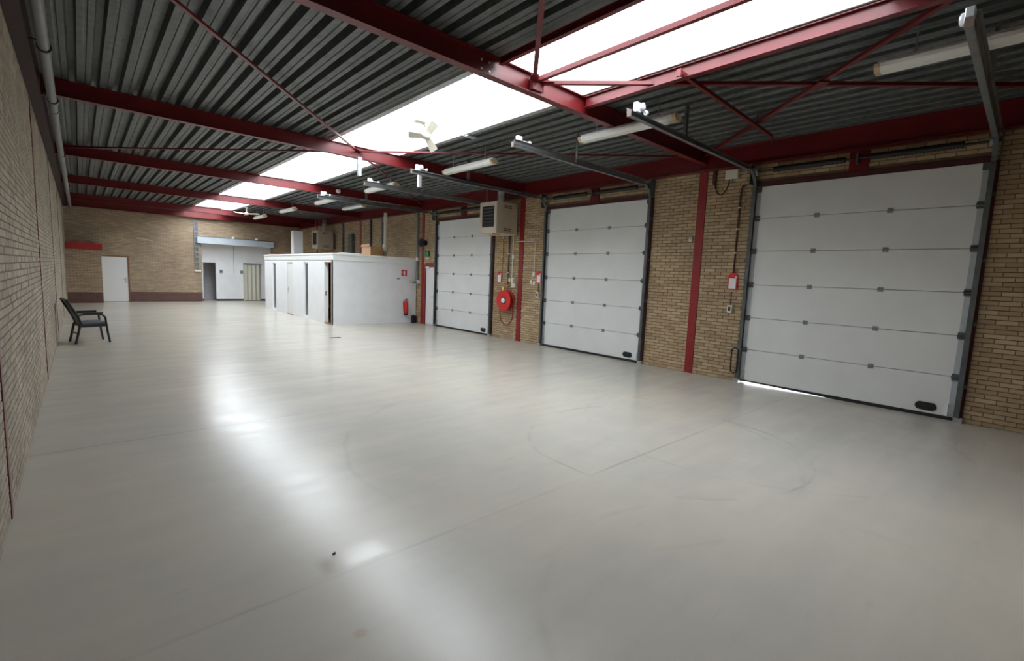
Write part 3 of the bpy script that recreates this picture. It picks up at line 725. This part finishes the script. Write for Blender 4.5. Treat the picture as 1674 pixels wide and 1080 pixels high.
# leaf folded back inside
dl = MB().box(BX + 0.125, BX + 0.60, a - 0.005, a + 0.035, 0.03, 2.05).build('door', WHITE_PAINT, bt, label='booth door folded back inside')
MB().box(BX + 0.03, BX + 0.06, b - 0.026, b - 0.02, 0.95, 1.10).build('strike_plate', DARK, bt)
MB().box(BX + 0.62, BX + 0.66, BY0 + 0.12, 17.6, 0, BZ).build('inner_partition', BROWN, bt)
tag(MB().box(6.3, 7.6, 22.4, 23.3, 2.401, 2.43).build('cardboard_sheet', CARD_L), 'flat cardboard lying on the far corner of the booth roof', 'cardboard')

# things on the booth roof and wall
t = thing('cardboard_box', 'brown cardboard box standing on the booth roof', 'box', (8.15, 16.85, 2.40))
MB().box(7.92, 8.42, 16.5, 16.52, 2.402, 2.75).build('front_side', CARD_D, t)
MB().box(7.92, 8.42, 17.23, 17.25, 2.402, 2.75).build('rear_side', CARD_D, t)
MB().box(7.92, 7.94, 16.52, 17.23, 2.402, 2.75).build('left_side', CARD_L, t, label='pale printed side')  # rooflight falling on this side is put into a paler colour
MB().box(8.40, 8.42, 16.52, 17.23, 2.402, 2.75).build('right_side', CARD_D, t)
MB().box(7.94, 8.40, 16.52, 17.23, 2.402, 2.42).build('bottom', CARD_D, t)
MB().obox((7.88, 16.875, 2.79), (0.5, 0, 0.86), (0, 1, 0), (-0.86, 0, 0.5), 0.05, 0.35, 0.004).build('flap', CARD_L, t)
t = thing('flue_pipe', 'white vertical flue pipe standing behind the cardboard box', 'pipe', (8.65, 16.8, 2.40))
MB().tube([(8.65, 16.8, 2.40), (8.65, 16.8, 2.75), (8.65, 16.8, 4.06)], 0.065, 14).build('duct', CREAM, t)
MB().lathe((8.65, 16.8, 2.62), (0, 0, 1), [(0, 0.085), (0.02, 0.10), (0.24, 0.10), (0.28, 0.07)], 14).build('collar', CREAM, t)
MB().lathe((8.65, 16.8, 3.72), (0, 0, 1), [(0, 0.08), (0.16, 0.08)], 14).build('top_collar', CREAM, t)
tag(MB().box(7.62, 8.05, 24.02, 24.42, 0.0, 3.64).build('duct_casing', WHITE, bevel=0.01), 'pale upright duct casing beyond the booth roof', 'duct')
for y, x0, lb in ((19.4, 9.32, 'dark conduit behind the booth roof, nearest the flue pipe'), (22.3, 9.32, 'dark conduit behind the booth roof, halfway to the duct casing'), (18.3, 9.32, 'dark conduit behind the booth roof, next to the cardboard box')):
    tag(MB().box(x0 - 0.05, x0 + 0.03, y - 0.05, y + 0.05, 2.3, 4.05).build('cable_duct', TRACK, bevel=0.006), lb, 'conduit')
tag(MB().box(9.20, 9.345, 21.1, 21.5, 2.3, 3.5).build('meter_cabinet', TRACK, bevel=0.01), 'dark tall cabinet on the brick wall behind the booth', 'cabinet')
tag(MB().box(6.55, 7.2, 15.62, 16.25, 2.40, 2.435).build('roof_panel', WHITE_PAINT, bevel=0.004), 'loose white board lying on the near corner of the booth roof', 'board')
# extinguisher and its sign
t = thing('fire_extinguisher', 'red fire extinguisher hung on the white booth wall', 'fire extinguisher', (8.85, 15.55, 0.3))
MB().lathe((8.85, 15.53, 0.36), (0, 0, 1), [(0, 0.07), (0.01, 0.082), (0.36, 0.082), (0.41, 0.065), (0.45, 0.03), (0.48, 0.025)], 20).build('cylinder', RED_BRIGHT, t)
MB().lathe((8.85, 15.53, 0.30), (0, 0, 1), [(0, 0.06), (0.01, 0.078), (0.06, 0.083)], 20).build('base_boot', DARK, t)
MB().box(8.83, 8.95, 15.515, 15.545, 0.83, 0.85).box(8.83, 8.93, 15.515, 15.545, 0.865, 0.885).lathe((8.85, 15.53, 0.80), (0, 0, 1), [(0, 0.022), (0.08, 0.022)], 10).build('valve', DARK, t)
MB().tube([(8.83, 15.53, 0.83), (8.76, 15.52, 0.84), (8.74, 15.52, 0.75), (8.75, 15.52, 0.55), (8.765, 15.52, 0.45)], 0.010, 6).build('hose', DARK, t)
MB().box(8.81, 8.89, 15.60, 15.645, 0.45, 0.75).build('wall_bracket', HINGE, t)
t = thing('extinguisher_sign', 'red square sign with a white extinguisher symbol on the booth wall', 'sign', (8.82, 15.63, 1.83))
MB().box(8.71, 8.93, 15.628, 15.639, 1.73, 1.95).build('sign_face', RED_BRIGHT, t)
MB().box(8.79, 8.855, 15.622, 15.628, 1.76, 1.885).box(8.81, 8.835, 15.622, 15.628, 1.885, 1.91).box(8.835, 8.87, 15.622, 15.628, 1.895, 1.91).tube([(8.80, 15.625, 1.905), (8.768, 15.625, 1.89), (8.76, 15.625, 1.82)], 0.005, 6).build('symbol', WHITE_PAINT, t)
t = thing('surface_conduit', 'thin conduit with grey junction boxes under the extinguisher sign', 'conduit', (8.9, 15.63, 1.6))
MB().tube([(8.55, 15.625, 1.62), (8.95, 15.625, 1.62), (9.05, 15.625, 1.55), (9.25, 15.60, 1.53)], 0.010, 6).build('conduit_run', WHITE_PAINT, t)
MB().box(8.53, 8.63, 15.60, 15.645, 1.60, 1.64).build('junction_box', HINGE, t); MB().box(9.00, 9.10, 15.585, 15.645, 1.46, 1.58).build('junction_box', CREAM, t)
t = thing('rain_pipe', 'grey pipe with an elbow in the corner of booth and brick wall', 'pipe', (9.24, 15.5, 1.5))
MB().tube([(9.27, 15.50, 4.06), (9.27, 15.50, 1.60), (9.26, 15.48, 1.54), (9.20, 15.47, 1.51), (9.08, 15.47, 1.51)], 0.045, 10).build('pipe_run', GREYPIPE, t)
MB().tube([(9.27, 15.50, 2.30), (9.27, 15.50, 2.42)], 0.06, 12).build('socket', CREAM, t)
MB().box(9.22, 9.33, 15.34, 15.42, 1.47, 1.60).build('valve_box', WHITE_PAINT, t)
tag(MB().box(9.10, 9.28, 15.48, 15.60, 0.0, 0.26).lathe((9.19, 15.54, 0.26), (0, 0, 1), [(0, 0.05), (0.03, 0.04)], 12).build('pump_unit', DARK, bevel=0.012), 'small black box on the floor at the foot of the red column', 'box')
t = thing('exit_sign', 'green emergency exit sign over the personnel door', 'sign', (XR, 14.94, 2.55))
MB().box(XR - 0.06, XR, 14.76, 15.09, 2.47, 2.66).build('sign_case', GREEN, t, bevel=0.006)
sy_ = MB(); xx = XR - 0.064
sy_.box(xx, xx + 0.004, 14.80, 14.87, 2.49, 2.63); sy_.prism([(xx, 14.95, 2.565), (xx, 14.90, 2.53), (xx, 14.90, 2.60)], (0.004, 0, 0)).box(xx, xx + 0.004, 14.95, 14.99, 2.555, 2.575)
sy_.lathe((xx + 0.004, 15.03, 2.615), (-1, 0, 0), [(0, 0.015), (0.004, 0.015)], 10); sy_.bar((xx + 0.002, 15.03, 2.60), (xx + 0.002, 15.02, 2.545), 0.02, 0.004, (1, 0, 0)).bar((xx + 0.002, 15.02, 2.545), (xx + 0.002, 15.055, 2.50), 0.012, 0.004, (1, 0, 0)).bar((xx + 0.002, 15.02, 2.545), (xx + 0.002, 14.99, 2.50), 0.012, 0.004, (1, 0, 0))
sy_.build('symbol', mat('exit_symbol_pale', (0.10, 0.38, 0.20), 0.4), t)
tag(MB().box(XR - 0.07, XR, 14.70, 14.95, 2.36, 2.42).build('emergency_lamp', CREAM, bevel=0.01), 'slim pale lamp under the green exit sign', 'lamp')
t = thing('horn_speaker', 'round black horn speaker above the green exit sign', 'speaker', (XR, 15.03, 2.95))
MB().lathe((XR - 0.02, 15.03, 2.94), (-0.9, -0.25, 0), [(0, 0.09), (0.08, 0.10), (0.14, 0.13), (0.22, 0.155), (0.225, 0.14), (0.15, 0.08)], 22).build('bell', DARK, t)
MB().lathe((XR - 0.17, 14.99, 2.94), (-0.9, -0.25, 0), [(0, 0.05), (0.05, 0.04), (0.07, 0.01)], 14).build('driver', SPRING, t)
MB().box(XR - 0.05, XR, 14.99, 15.07, 2.86, 3.02).build('wall_bracket', DARK, t)

# ------------------------------------------------------------------ unit heaters
def heater(loc, label, group):
    x, y, z = loc
    t = thing('unit_heater', label, 'heater', loc, group)
    MB().box(x, x + 0.75, y, y + 0.72, z, z + 0.85).build('casing', BEIGE, t, bevel=0.012)
    fr = MB().box(x - 0.03, x, y, y + 0.10, z, z + 0.85).box(x - 0.03, x, y + 0.62, y + 0.72, z, z + 0.85).box(x - 0.03, x, y + 0.10, y + 0.62, z + 0.74, z + 0.85).box(x - 0.03, x, y + 0.10, y + 0.62, z, z + 0.17).build('front_frame', BEIGE_LIGHT, t, bevel=0.005)
    MB().box(x - 0.012, x - 0.001, y + 0.10, y + 0.62, z + 0.17, z + 0.74).build('outlet', DARK, t)
    for k in range(6):
        zz = z + 0.22 + k*0.09
        MB().obox((x - 0.022, y + 0.36, zz), (0.6, 0, -0.8), (0, 1, 0), (0.8, 0, 0.6), 0.024, 0.255, 0.003).build('louver', SPRING, t)
    for zz in (z + 0.08, z + 0.13, z + 0.70, z + 0.75): MB().box(x + 0.25, x + 0.52, y - 0.006, y, zz, zz + 0.022).build('side_vent', SPRING, t)
    MB().box(x + 0.02, x + 0.30, y + 0.2, y + 0.5, z - 0.035, z).build('drip_tray', YELLOWED, t)
    for yy in (y + 0.12, y + 0.60):
        MB().tube([(x + 0.1, yy, z + 0.85), (x + 0.1, yy, ZD)], 0.012, 6).build('hanger_rod', GALV, t)
    MB().lathe((x + 0.45, y + 0.36, z + 0.85), (0, 0, 1), [(0, 0.09), (0.30, 0.09), (0.31, 0.11), (0.36, 0.11), (0.37, 0.09), (ZD - z - 0.86, 0.09)], 16).build('flue', GALV, t)
    MB().tube([(x + 0.75, y + 0.3, z + 0.4), (x + 0.88, y + 0.3, z + 0.4)], 0.02, 8).box(x + 0.74, x + 0.885, y + 0.1, y + 0.6, z + 0.02, z + 0.06).build('wall_bracket', TRACK, t)
    return t
H1 = heater((8.46, 10.03, 3.02), 'beige gas unit heater above the hose reel', 'unit heaters')
copy_thing(H1, (8.46, 23.2, 2.85), 'beige unit heater far beyond the booth roof', group='unit heaters')
# conduits and boxes below the near heater
for y, z0, mt, lb in ((10.74, 2.02, BRASS, 'brownish conduit dropping to the red call point near the hose reel'), (10.46, 1.55, TRACK, 'dark water pipe dropping from the heater to the hose reel'), (10.28, 1.83, CREAM, 'yellowish conduit dropping to the small switch box by the hose reel')):
    t = thing('conduit', lb, 'conduit', (XR, y, z0)); MB().tube([(XR - 0.03, y, z0), (XR - 0.03, y, 3.3)], 0.016 if mt is not TRACK else 0.022, 8).build('conduit_run', mt, t)
    for z in (z0 + 0.4, z0 + 0.95): MB().box(XR - 0.05, XR, y - 0.03, y + 0.03, z, z + 0.03).build('clip', CREAM, t)
t = thing('switch_box', 'pale double switch box between hose reel and red column', 'switch', (XR, 10.22, 1.55), 'switch boxes on the brick wall')
MB().box(XR - 0.06, XR, 10.13, 10.28, 1.54, 1.82).build('body', CREAM, t, bevel=0.006); MB().box(XR - 0.07, XR - 0.06, 10.14, 10.19, 1.66, 1.80).build('grey_cover', HINGE, t); MB().box(XR - 0.05, XR, 10.33, 10.42, 1.71, 1.80).build('junction', CREAM, t)
t = thing('thermostat', 'small pale thermostat under the heater beside the red column', 'thermostat', (XR, 10.28, 2.4)); MB().box(XR - 0.05, XR, 10.21, 10.30, 2.36, 2.48).build('body', CREAM, t, bevel=0.006); MB().lathe((XR - 0.05, 10.255, 2.42), (-1, 0, 0), [(0, 0.025), (0.012, 0.022)], 12).build('dial', WHITE_PAINT, t)
t = thing('conduit', 'thin pale conduit across the red column to the switches of the middle door', 'conduit', (XR, 9.36, 2.0))
MB().tube([(XR - 0.03, 10.16, 2.86), (XR - 0.03, 9.42, 2.85), (XR - 0.03, 9.38, 2.82), (XR - 0.03, 9.38, 1.98)], 0.011, 6).build('conduit_run', CREAM, t)
for q in (2.3, 2.6): MB().box(XR - 0.045, XR, 9.36, 9.40, q, q + 0.025).build('clip', CREAM, t)
t = thing('switch_box', 'group of pale sockets beside the red call point of the middle door', 'switch', (XR, 9.4, 1.8), 'switch boxes on the brick wall')
for y, z in ((9.38, 1.88), (9.47, 1.66), (9.35, 1.64)): MB().box(XR - 0.05, XR, y - 0.045, y + 0.045, z, z + 0.11).build('socket', CREAM, t, bevel=0.006)

# hose reel
t = thing('hose_reel', 'round red fire hose reel on the brick wall', 'hose reel', (9.2, 10.42, 1.15))
c = (XR - 0.19, 10.42, 1.15)
MB().lathe(c, (-1, 0, 0), [(0, 0.31), (0.012, 0.315), (0.03, 0.31), (0.034, 0.29), (0.026, 0.20), (0.03, 0.11)], 36).build('front_disc', RED_BRIGHT, t)
MB().lathe((XR - 0.045, 10.42, 1.15), (-1, 0, 0), [(0, 0.30), (0.012, 0.31), (0.024, 0.30)], 36).build('rear_disc', RED_BRIGHT, t)
hz_ = MB()
for k in range(4):
    R_ = 0.17 + 0.026*k
    for q in range(3):
        hz_.tube([(XR - 0.085 - q*0.034, 10.42 + R_*math.cos(a), 1.15 + R_*math.sin(a)) for a in [2*math.pi*j/20 for j in range(21)]], 0.014, 6, caps=False)
hz_.build('coiled_hose', RED_COL, t)
MB().lathe((XR - 0.215, 10.42, 1.15), (-1, 0, 0), [(0, 0.11), (0.012, 0.105), (0.014, 0.075)], 24).build('hub_ring', DARK, t)
MB().lathe((XR - 0.222, 10.42, 1.15), (-1, 0, 0), [(0, 0.078), (0.02, 0.07), (0.024, 0.02)], 24).build('hub', WHITE_PAINT, t)
MB().tube([(XR - 0.01, 10.42, 1.15), (XR - 0.2, 10.42, 1.15)], 0.04, 12).build('axle', GALV, t)
MB().lathe((XR - 0.20, 10.44, 1.44), (0, 0, 1), [(0, 0.055), (0.05, 0.06), (0.08, 0.035), (0.12, 0.035)], 14).build('brass_valve', BRASS, t)
MB().tube([(XR - 0.19, 10.44, 1.55), (XR - 0.15, 10.44, 1.60), (XR - 0.05, 10.45, 1.60), (XR - 0.03, 10.46, 1.62)], 0.018, 8).tube([(XR - 0.03, 10.35, 1.62), (XR - 0.06, 10.38, 1.60), (XR - 0.12, 10.43, 1.58)], 0.016, 8).build('feed_pipe', BRASS, t)
pts = [(XR - 0.10, 10.74, 1.12)] + [(XR - 0.07, 10.43 + 0.29*math.cos(a), 0.78 + 0.36*math.sin(a)) for a in [0.0 - math.pi*j/14 for j in range(15)]] + [(XR - 0.10, 10.13, 1.05)]
MB().tube(pts, 0.014, 8).build('hose_loop', RED_COL, t)

# fire call points with white cards
for y, lb in ((10.84, 'red call point plate with white card above the hose reel'), (9.19, 'red call point plate with white card at the middle overhead door'), (3.94, 'red call point plate with white card at the overhead door nearest the camera')):
    zc = 1.86 if y < 10 else 1.83
    if y < 5: zc = 1.92
    t = thing('call_point', lb, 'call point', (XR, y, zc), 'red call points beside the doors')
    prof = [(XR - 0.03, y - 0.095, zc - 0.15), (XR - 0.03, y + 0.095, zc - 0.15), (XR - 0.03, y + 0.095, zc + 0.09)] + [(XR - 0.03, y + 0.095*math.cos(a), zc + 0.09 + 0.075*math.sin(a)) for a in [math.pi*j/8 for j in range(1, 8)]] + [(XR - 0.03, y - 0.095, zc + 0.09)]
    MB().prism(prof, (0.028, 0, 0)).build('back_plate', RED_BRIGHT, t)
    MB().box(XR - 0.036, XR - 0.03, y - 0.065, y + 0.07, zc - 0.14, zc + 0.06).build('card', WHITE_PAINT, t)
    MB().lathe((XR - 0.03, y - 0.07, zc + 0.085), (-1, 0, 0), [(0, 0.022), (0.03, 0.02)], 10).build('button', WHITE_PAINT, t)
for y, z, lb in ((9.2, 1.38, 'grey push-button box below the call point of the middle overhead door'), (3.945, 1.39, 'white push-button box below the call point of the door nearest the camera')):
    t = thing('push_button_box', lb, 'switch', (XR, y, z), 'door push-button boxes')
    MB().box(XR - 0.06, XR, y - 0.05, y + 0.05, z - 0.075, z + 0.075).build('body', CREAM, t, bevel=0.008); MB().box(XR - 0.066, XR - 0.06, y - 0.022, y + 0.022, z - 0.04, z + 0.04).build('button_panel', DARK, t)
    MB().tube([(XR - 0.02, y, z + 0.075), (XR - 0.02, y, z + 0.33)], 0.008, 6).build('cable', SPRING, t)
# control gear beside the nearest door
t = thing('conduit', 'brown conduit with clips down to the call point of the nearest door', 'conduit', (XR, 3.93, 2.0))
MB().tube([(XR - 0.03, 3.86, 3.72), (XR - 0.03, 3.915, 3.70), (XR - 0.03, 3.93, 3.6), (XR - 0.03, 3.94, 2.08)], 0.016, 8).build('conduit_run', MAROON, t)
for z in (2.45, 2.9, 3.3): MB().box(XR - 0.05, XR, 3.91, 3.96, z, z + 0.025).build('clip', CREAM, t)
t = thing('junction_box', 'pale grey box high on the brick by the rail of the nearest door', 'junction box', (XR, 4.1, 3.95)); MB().box(XR - 0.09, XR, 4.0, 4.24, 3.86, 4.03).build('body', CREAM, t, bevel=0.01); MB().tube([(XR - 0.04, 4.12, 3.86), (XR - 0.04, 4.12, 3.80)], 0.014, 8).build('gland', HINGE, t)
tag(MB().tube([(XR - 0.03, 4.47 - 0.15*(1 - math.cos(a)), 3.95 - 0.36*math.sin(a)) for a in [math.pi*j/14 for j in range(15)]], 0.011, 6).build('cable_loop', MAROON), 'dark cable hanging in a loop beside the red column', 'cable')
tag(MB().box(XR - 0.05, XR - 0.003, 4.44, 4.50, 3.80, 4.06).build('cable_duct', MAROON, bevel=0.005), 'short dark cable duct above the hanging cable loop', 'conduit')
tag(MB().tube([(XR - 0.11, 3.80, 0.62), (XR - 0.11, 3.80, 0.28), (XR - 0.11, 3.79, 0.20), (XR - 0.11, 3.74, 0.17), (XR - 0.11, 3.69, 0.20), (XR - 0.11, 3.68, 0.28), (XR - 0.11, 3.68, 0.62), (XR - 0.11, 3.74, 0.66), (XR - 0.11, 3.80, 0.62)], 0.013, 8).build('chain_loop', DARK), 'black hand chain loop at the foot of the nearest door track', 'chain')
t = thing('column_bracket', 'small pale hook bracket on the red column between two overhead doors', 'bracket', (XR, 4.87, 2.7)); MB().box(XR - 0.05, XR, 4.83, 4.90, 2.70, 2.80).build('plate', CREAM, t)
MB().tube([(XR - 0.05, 4.86, 2.76), (XR - 0.09, 4.86, 2.76), (XR - 0.09, 4.86, 2.80)], 0.008, 6).build('hook', HINGE, t)

# ------------------------------------------------------------------ pipe along the long wall
t = thing('drain_pipe', 'grey drain pipe running under the roof along the long brick wall', 'pipe', (-0.18, 14, 4.07))
MB().tube([(-0.17, YN + 0.02, 4.10), (-0.19, 12, 4.08), (-0.19, YB - 0.3, 4.03)], 0.05, 14).build('pipe_run', GREYPIPE, t)
for y in (7.5, 9.8, 10.4, 14.6, 17.6, 20.5, 4.2):
    MB().tube([(-0.18, y, 4.085), (-0.18, y + 0.12, 4.085)], 0.057, 14).build('socket', GREYPIPE, t)
for y in (7.45, 9.75, 14.5, 20.4):
    MB().tube([(-0.18, y, 4.085), (-0.18, y + 0.02, 4.085)], 0.062, 14).box(-0.36, -0.18, y, y + 0.02, 4.13, 4.145).build('pipe_clip', SPRING, t)

# ------------------------------------------------------------------ fluorescent lights
def batten(x, y, z, label, L=1.72):
    t = thing('fluorescent_light', label, 'light', (x, y, z), 'fluorescent battens in a row under the roof')
    h = L/2
    MB().box(x - 0.045, x + 0.045, y - h + 0.02, y + h - 0.02, z + 0.055, z + 0.10).build('spine', WHITE_PAINT, t)
    prof = [(-0.09, 0.055), (-0.085, 0.02), (-0.055, -0.015), (0.055, -0.015), (0.085, 0.02), (0.09, 0.055)]
    MB().prism([(x + a, y - h + 0.05, z + b) for a, b in prof], (0, L - 0.10, 0)).build('diffuser', LAMPW, t)
    for y0 in (y - h, y + h - 0.05):
        MB().prism([(x + a*1.04, y0, z + b*1.06) for a, b in prof], (0, 0.05, 0)).build('end_cap', YELLOWED, t)
    for yy in (y - 0.55, y + 0.55): MB().tube([(x, yy, z + 0.10), (x, yy, ZD + 0.002)], 0.007, 6).build('hanger_rod', GALV, t)
    return t
LY = [0.50, 4.42, 8.36, 12.33, 16.25, 20.2, 24.15]
LLB = ['long pale fluorescent batten above the overhead door nearest the camera', 'fluorescent batten passing under the nearest red roof beam', 'fluorescent batten in front of the heater, beside the zinc hanger post',
       'fluorescent batten crossed by a door rail, before the third roof beam', 'fluorescent batten just beyond the third roof beam', 'fluorescent batten over the booth roof, just before the fourth roof beam', 'fluorescent batten farthest down the hall']
b0 = batten(6.2, LY[0], 4.075, LLB[0])
for y, lb in zip(LY[1:], LLB[1:]): copy_thing(b0, (6.2, y, 4.075), lb)
copy_thing(b0, (7.4, 16.8, 4.075), 'fluorescent batten set nearer the brick wall, above the cardboard box')

# hanger posts on the second beam, dome on the third
for x, lb, z0 in ((4.46, 'zinc hanger post under the second roof beam at the brace joint', 3.83), (5.92, 'zinc hanger post under the second roof beam beside a door rail', 3.82)):
    t = thing('hanger_post', lb, 'hanger', (x, BEAM_Y[1], z0), 'zinc hanger posts under the second beam')
    MB().box(x - 0.035, x + 0.035, BEAM_Y[1] - 0.10, BEAM_Y[1] - 0.03, z0, BZ0 + 0.02).build('post', GALV_BRIGHT, t)
    MB().box(x - 0.05, x + 0.05, BEAM_Y[1] - 0.11, BEAM_Y[1] + 0.05, BZ0 - 0.008, BZ0 - 0.001).build('clamp_plate', GALV_BRIGHT, t)
tag(MB().lathe((6.16, BEAM_Y[2] - 0.03, 4.34), (0, -0.5, -1), [(0, 0.07), (0.03, 0.075), (0.08, 0.05), (0.10, 0.01)], 18).build('smoke_detector', LAMPW), 'small white dome on the third roof beam', 'detector')

# ------------------------------------------------------------------ ceiling fans
def fan(x, y, z, top, label, angs, axis=None, R=0.55, bw=1.0):
    t = thing('ceiling_fan', label, 'fan', (x, y, z), 'white ceiling fans')
    MB().tube([(x, y, z + 0.05), (x, y, top)], 0.014, 8).build('downrod', CREAM, t)
    MB().lathe((x, y, top - 0.07), (0, 0, 1), [(0, 0.03), (0.04, 0.06), (0.07, 0.065)], 16).build('ceiling_cup', CREAM, t)
    MB().lathe((x, y, z - 0.05), (0, 0, 1), [(0, 0.04), (0.015, 0.075), (0.08, 0.085), (0.11, 0.05), (0.13, 0.02)], 18).build('motor', CREAM, t)
    ax = Vector(axis or (0, 0, -1)).normalized(); e1 = Vector((0, 0, 1)).cross(ax)
    e1 = e1.normalized() if e1.length > 1e-3 else Vector((1, 0, 0))
    e2 = ax.cross(e1)
    if axis is None: e1, e2 = Vector((1, 0, 0)), Vector((0, 1, 0))
    for a in angs:
        a = math.radians(a); d = e1*math.cos(a) + e2*math.sin(a); sd = (ax.cross(d) - ax*0.3).normalized(); n = d.cross(sd)
        c = Vector((x, y, z)); q_ = R/0.55
        vs = []
        for s, w in ((0.07, 0.035), (0.16, 0.06), (0.50, 0.085), (0.55, 0.07)):
            for k in (-1, 1):
                for q in (-1, 1): vs.append(c + d*s*q_ + sd*w*bw*k + n*0.004*q)
        fs = [(0, 1, 3, 2), (12, 14, 15, 13)]
        for i in range(3):
            o = i*4; fs += [(o, o+2, o+6, o+4), (o+1, o+5, o+7, o+3), (o, o+4, o+5, o+1), (o+2, o+3, o+7, o+6)]
        MB().add(vs, fs).build('blade', CREAM, t)
    return t
fan(4.56, 7.40, 4.20, 4.41, 'white three-blade fan hung from the bars under the rooflight', (180, 60, -60), (-0.30, -0.50, -0.55), 0.30, 0.85)
fan(5.53, 23.6, 4.14, ZD, 'white ceiling fan far down the hall near the end of the rooflight', (200, 320, 80))
t = thing('fan_bar', 'pair of thin zinc bars reaching from the deck under the rooflight', 'bar', (4.9, 7.40, 4.42))
for dy in (-0.04, 0.05): MB().box(4.36, 5.6, 7.40 + dy, 7.42 + dy, 4.40, 4.42).build('rail', GALV, t)
MB().box(4.33, 4.62, 7.34, 7.48, 4.405, 4.425).build('mounting_plate', CREAM, t)
MB().box(5.42, 5.62, 7.34, 7.48, 4.395, 4.43).build('deck_plate', GALV, t)

# ------------------------------------------------------------------ black armchair by the long wall
chair = t = thing('armchair', 'black metal armchair standing alone against the long brick wall', 'chair', (0.1, 14.18, 0))
hw = 0.29
for s in (-1, 1):
    y = 14.18 + s*hw
    MB().tube([(0.40, y, 0.0), (0.37, y, 0.22), (0.35, y, 0.44), (0.34, y, 0.57), (0.29, y, 0.63), (0.20, y, 0.645), (-0.02, y, 0.645), (-0.12, y, 0.62)], 0.021, 8).build('front_leg_and_arm', CHAIRM, t)
    MB().tube([(-0.18, y, 0.0), (-0.13, y, 0.22), (-0.09, y, 0.42)], 0.024, 8).build('rear_leg', CHAIRM, t)
    MB().box(-0.04, 0.30, y - 0.03, y + 0.03, 0.655, 0.685).build('armrest_pad', CHAIRM, t, bevel=0.006)
    MB().tube([(-0.06, y*1.0, 0.40), (-0.12, y, 0.60), (-0.22, y, 0.82), (-0.29, y, 0.97)], 0.023, 8).build('back_post', CHAIRM, t)
    MB().bar((-0.10, y, 0.395), (0.355, y, 0.40), 0.03, 0.07).build('seat_rail', CHAIRM, t)
    MB().bar((-0.145, y, 0.15), (-0.12, y, 0.27), 0.028, 0.028).build('hinge_plate', MAROON, t)
MB().bar((0.35, 14.18 - hw, 0.40), (0.35, 14.18 + hw, 0.40), 0.04, 0.07).build('front_rail', CHAIRM, t)
MB().bar((-0.08, 14.18 - hw, 0.39), (-0.08, 14.18 + hw, 0.39), 0.03, 0.04).build('rear_rail', CHAIRM, t)
MB().bar((-0.28, 14.18 - hw - 0.015, 0.955), (-0.28, 14.18 + hw + 0.015, 0.955), 0.035, 0.04).build('top_rail', CHAIRM, t)
MB().bar((-0.13, 14.18 - hw, 0.22), (-0.13, 14.18 + hw, 0.22), 0.02, 0.02).build('stretcher', MAROON, t)
MB().box(-0.07, 0.345, 14.18 - hw + 0.02, 14.18 + hw - 0.02, 0.415, 0.47).build('seat', SLING, t, bevel=0.012)
bp_ = [(-0.075, 0.44), (-0.12, 0.60), (-0.215, 0.82), (-0.27, 0.94)]
vs = []
for x, z in bp_:
    for dx in (0, 0.022):
        for y in (14.18 - hw + 0.02, 14.18 + hw - 0.02): vs.append((x + dx, y, z))
fs = [(0, 1, 3, 2), (12, 14, 15, 13)]
for i in range(3):
    o = i*4; fs += [(o, o+4, o+5, o+1), (o+2, o+3, o+7, o+6), (o, o+2, o+6, o+4), (o+1, o+5, o+7, o+3)]
MB().add(vs, fs).build('backrest', SLING, t)

chair.rotation_euler = (0, 0, math.radians(10)); chair.location.x = 0.09

# ------------------------------------------------------------------ little things on the floor
t = thing('floor_drain', 'small dark drain plate in the floor before the booth', 'drain', (5.07, 12.66, 0))
MB().box(4.93, 5.21, 12.60, 12.72, 0.0, 0.006).build('frame', SPRING, t)
for k in range(4): MB().box(4.95 + k*0.065, 4.99 + k*0.065, 12.615, 12.705, 0.006, 0.010).build('bar', DARK, t)
for x, y, lb in ((1.12, 2.84, 'tiny dark fleck beside the bright reflection on the floor'), (7.9, 6.9, 'tiny pale paper scrap before the middle overhead door')):
    tag(MB().prism([(x, y, 0.001), (x + 0.022, y + 0.006, 0.001), (x + 0.026, y + 0.02, 0.001), (x + 0.004, y + 0.016, 0.001)], (0, 0, 0.006)).build('debris_scrap', DARK if x < 2 else WHITE_PAINT), lb, 'scrap')
